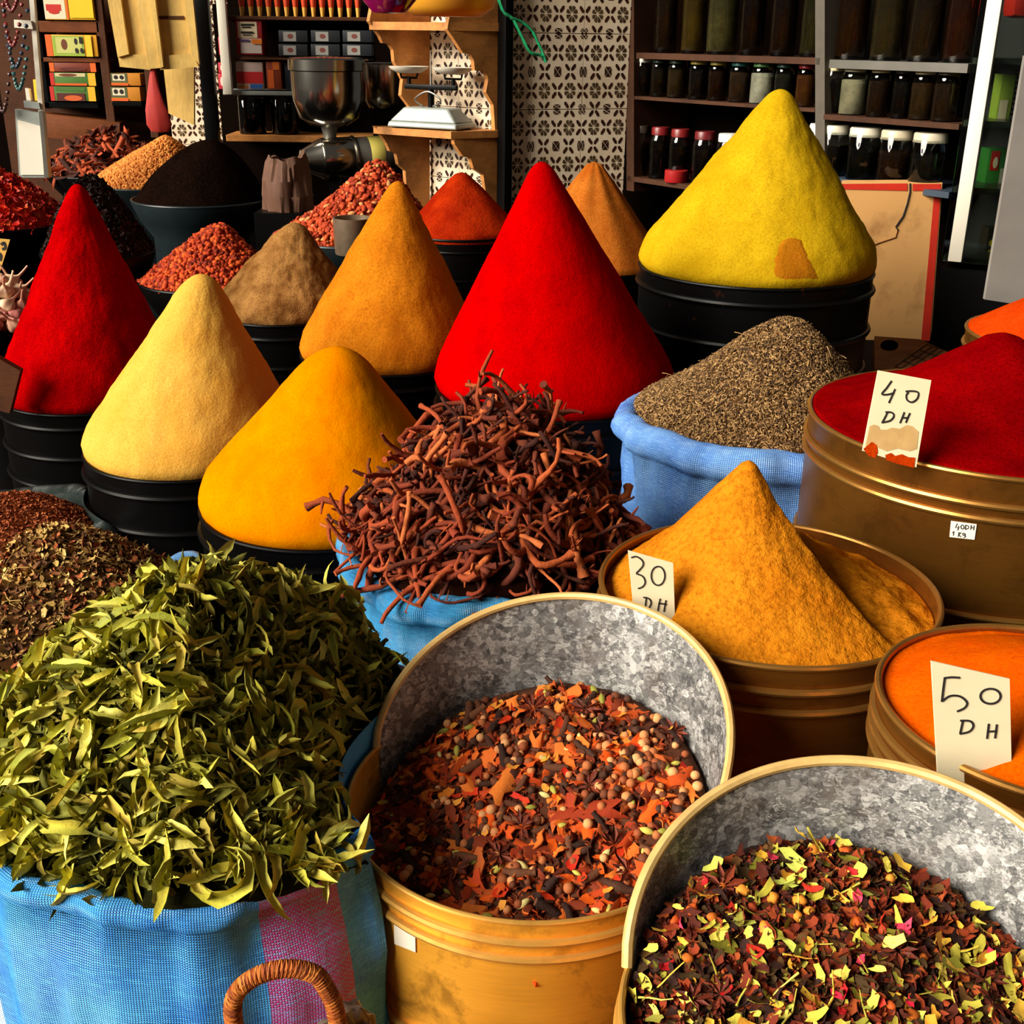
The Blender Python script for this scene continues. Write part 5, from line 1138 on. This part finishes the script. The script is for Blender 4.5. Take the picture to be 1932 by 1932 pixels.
def crump(p, a, r, z): k = 1 + .2 * nz((math.cos(a) * 2, math.sin(a) * 2, z * 14), 1, 4) + .12 * nz((math.cos(a) * 6, math.sin(a) * 6, z * 40), 1, 9); return Vector((p.x * k, p.y * k, p.z + .03 * nz((p.x * 20, p.y * 20, 1), 1, 2) * (z > .1)))
MB().lathe([(.001, 0), (.08, .0), (.085, .05), (.08, .1), (.07, .15), (.06, .175), (.052, .17), (.05, .1), (.001, .02)], 60, (0, 0, 0), 0, crump).build('bag', plain('bag_paper', (88, 54, 34), .8, 0, .4, 30), t, True, 25)
MB().box((0, 0, -t.location.z / 2), (.2, .2, t.location.z)).build('stand', M['black'], t, False)
# metal measuring cup in the almonds
pc = wp(668, 480, cA.y - .24); t = thing('measuring_cup', 'dull metal measuring cup hung before the almond basin', 'cup', pc)
MB().lathe([(.001, .002), (.05, .002), (.052, .006), (.054, .10), (.050, .10), (.048, .012), (.001, .008)], 40).build('cup', plain('worn_tin', (122, 104, 84), .4, .5, .5, 40), t)
MB().tube([(.05, .02, .085), (.08, .07, .09), (.1, .13, .08)], .006, 8).build('handle', M['steeld'], t)

# black post, wood frames, plank, tea boxes, white cabinet and necklaces
t = sk(MB().box((0, 0, 1.15), (.052, .05, 2.3), None, 0, .004).build('trim_2', M['black'])); pk = wp(392, 140, 4.88); t.location = (pk.x, pk.y, 0)
pa = wp(315, 150, 5.3); pb_ = wp(440, 150, 5.3); tiled_wall('wall_left', Vector((pa.x, 5.3, 0)), Vector((1, 0, 0)), pb_.x - pa.x, 0, z0t, 2.2)
YW = 4.7
t = thing('wooden_shutter', 'pair of pale wooden frames hanging tilted above the bark strips', 'shutter', wp(290, 100, YW)); L = t.location.copy()
def slab(px, Y, th, mat, name): f = [wp(x, y, Y) - L for x, y in px]; f = [f[0], f[3], f[2], f[1]]; MB().hexa(f, [p + Vector((0, th, 0)) for p in f]).build(name, mat, t, False)
for px, Y, nm in ([(196, -40), (222, -40), (243, 102), (222, 108)], YW - .02, 'stile'), ([(222, -40), (256, -40), (282, 112), (242, 108)], YW, 'panel'), ([(250, -40), (276, -40), (305, 128), (282, 130)], YW - .02, 'stile'), ([(276, -40), (288, -40), (308, 126), (303, 128)], YW - .035, 'edge'), ([(282, -40), (345, -40), (364, 104), (303, 108)], YW, 'panel'), ([(342, -40), (360, -40), (376, 122), (362, 104)], YW - .02, 'stile'), ([(302, 106), (363, 100), (375, 126), (302, 132)], YW - .015, 'rail'), ([(222, 104), (278, 102), (284, 132), (226, 126)], YW - .01, 'rail'), ([(284, 30), (346, 30), (347, 36), (285, 36)], YW - .004, 'groove'):
    slab(px, Y, .018, M['woodd'] if nm in ('groove',) else (M['greyp'] if nm == 'edge' and 0 else M['woodp']), nm)
t = thing('wooden_plank', 'scuffed pale plank leaning below the wooden frames', 'plank', wp(340, 230, 4.85)); L = t.location.copy()
slab([(308, 124), (366, 124), (366, 236), (318, 214)], 4.85, .02, M['woodp'], 'plank')
t = thing('red_cloth', 'red cloth bag hanging beside the pale plank', 'bag', wp(300, 250, 4.7)); L = t.location.copy()
def cl(p, a, r, z): return Vector((p.x * (1 + .3 * math.cos(a * 3 + z * 20)), p.y * .4, p.z))
hz_ = wp(300, 135, 4.7).z - wp(300, 256, 4.7).z
MB().lathe([(.001, 0), (.03, .004), (.042, .03), (.036, .08), (.024, .14), (.016, hz_ * .8), (.008, hz_), (.001, hz_)], 40, (0, 0, 0), 0, cl).build('bag', plain('red_cloth', (176, 34, 22), .7, 0, .4, 12), t)
YT = 5.72
ts = thing('tea_shelf', 'brown shelf unit holding green and yellow tea boxes', 'shelf', (wp(130, 200, YT).x, YT, 0)); TL_ = ts.location.copy()
def tsh(x0, x1, y0, y1, d, mat, nm='shelf_board', Y=YT):
    cx, cz, w_, h_ = rect(x0, y0, x1, y1, Y); MB().box((cx - TL_.x, d / 2 + Y - YT, cz), (w_, d, h_), None, 0, .003).build(nm, mat, ts, False)
tsh(62, 188, 39, 62, .2, M['woodb']); tsh(62, 190, 108, 118, .2, M['woodb']); tsh(66, 186, 192, 205, .2, M['black']); tsh(210, 268, 192, 201, .2, M['black']); tsh(60, 80, -60, 205, .2, M['black'], 'upright'); tsh(185, 205, -60, 260, .03, M['woodd'], 'upright'); tsh(268, 285, -60, 260, .03, M['woodd'], 'upright')
MB().box((0, .22, 1.2), (.8, .01, 1.2)).build('back_panel', M['woodd'], ts, False)
carton('tea_box', 'yellow box with a red bowl picture on the top tea shelf', 'box', 76, -40, 180, 38, YT - .01, .12, pm((236, 176, 24)), [(.0, .0, .42, .98, pm(CRM)), (.04, .62, .34, .78, pm(RE)), (.08, .74, .30, .86, pm(RE), 1), (.44, .0, .48, .98, pm(ORG)), (.5, .05, .98, .95, pm((246, 196, 20)))])
carton('tea_box', 'green and yellow box with brown leaf marks on the second tea shelf', 'box', 84, 65, 186, 107, YT - .01, .12, pm((226, 160, 30)), [(.0, .0, .12, 1, pm(ORG)), (.14, .05, .74, .98, pm(LG)), (.2, .12, .7, .85, pm((196, 196, 110))), (.3, .2, .42, .7, pm(BRN), 1), (.56, .15, .62, .45, pm(BK), 1), (.66, .1, .72, .4, pm(BK)), (.56, .6, .62, .85, pm(BK), 1), (.66, .6, .72, .85, pm(BK), 1), (.78, .0, .9, 1, pm((246, 196, 40)))])
carton('tea_box', 'brown and orange box under the second tea shelf', 'box', 92, 118, 182, 136, YT, .12, pm((120, 44, 14)), [(.0, 0, .1, 1, pm(ORG)), (.88, 0, 1, 1, pm(ORG)), (.2, .5, .8, .9, pm((90, 24, 10)), 1)])
for i, (y0, y1) in enumerate(((137, 162), (163, 191))):
    carton('tea_box', ('upper', 'lower')[i] + ' green and red box stacked on the black tea shelf', 'box', 93, y0, 182, y1, YT - .01, .12, pm((74, 116, 40)), [(.0, 0, .09, 1, pm(RE)), (.12, .02, .78, .3, pm((206, 190, 140)) if i == 0 else pm((70, 110, 40))), (.2, .05, .6, .28, pm(BRN), 1) if i == 0 else (.14, .45, .76, 1, pm((84, 24, 10))), (.1, .82, .8, 1, pm((214, 90, 20))) if i == 0 else (.3, .6, .7, 1, pm((206, 90, 30)), 1), (.84, 0, 1, 1, pm((240, 176, 30)))])
    carton('tea_box', ('upper', 'lower')[i] + ' small box with dark leaf print beside the wooden upright', 'box', 208, y0 + 1, 266, y1, YT, .12, pm((206, 130, 30)), [(.0, .0, .56, .75, pm((80, 90, 50))), (.06, .08, .48, .6, pm(CRM)), (.1, .15, .25, .5, pm(BK), 1), (.3, .15, .44, .5, pm(BK), 1), (.0, .8, .58, 1, pm((214, 90, 20)))])
t = thing('brown_box', 'brown carton lying under the black tea shelf', 'carton', wp(150, 245, 5.7)); cx, cz, w_, h_ = rect(105, 215, 262, 262, 5.7); MB().box((0, .06, .0), (w_, .12, h_), Matrix.Rotation(.1, 3, 'Y'), 0, .003).build('box', M['woodb'], t)
YC = 4.4
wc = thing('white_cabinet', 'white metal post and panel unit beside the necklaces', 'cabinet', (wp(60, 320, YC).x, YC, 0)); WL = wc.location.copy()
def wslab(px, Y, th, mat, nm): f = [wp(x, y, Y) - WL for x, y in px]; f = [f[0], f[3], f[2], f[1]]; MB().hexa(f, [p + Vector((0, th, 0)) for p in f]).build(nm, mat, wc, False)
wslab([(50, -60), (59, -60), (82, 220), (73, 220)], YC, .02, M['white'], 'post'); wslab([(26, 37), (58, 39), (62, 55), (27, 52)], YC - .01, .02, M['white'], 'bracket'); wslab([(44, 190), (73, 194), (76, 206), (46, 203)], YC - .01, .02, M['greyp'], 'bracket')
wslab([(28, 206), (80, 214), (88, 335), (36, 335)], YC - .02, .03, M['greyp'], 'frame'); wslab([(33, 226), (76, 238), (83, 330), (39, 330)], YC - .024, .03, M['white'], 'panel'); wslab([(73, 210), (80, 212), (92, 335), (84, 335)], YC - .03, .03, M['steeld'], 'edge')
wslab([(62, 150), (68, 150), (72, 190), (66, 190)], YC + .02, .02, pm((236, 190, 40)), 'strip'); wslab([(47, 166), (54, 168), (58, 190), (50, 189)], YC + .02, .02, M['white'], 'strip')
MB().box((0, .03, WL.z + .35), (.11, .03, .7)).build('stand', M['black'], wc, False)
for i, (cx, cy, rx, ry, c_, nm) in enumerate([(22, -10, 16, 30, (110, 14, 16), 'dark red'), (24, 20, 20, 66, (120, 18, 18), 'red'), (30, 60, 22, 66, (24, 44, 66), 'dark blue'), (36, 120, 16, 48, (30, 84, 84), 'teal'), (6, 150, 14, 60, (60, 20, 14), 'brown')]):
    t = thing('bead_necklace', nm + ' bead necklace hanging by the white post', 'necklace', wp(cx, cy, YC - .05), 0); L = t.location.copy()
    pts = [wp(cx - rx + 2 * rx * k / 16, cy - ry * .6 + ry * 1.6 * (math.sin(PI * k / 16) ** .8), YC - .05) - L for k in range(17)]
    for k, p in enumerate(pts): v, f = blob(.0085, .0085, .0085, k, 1, .05); MB().add([q + p for q in v], f).build('bead', pm(c_), t)
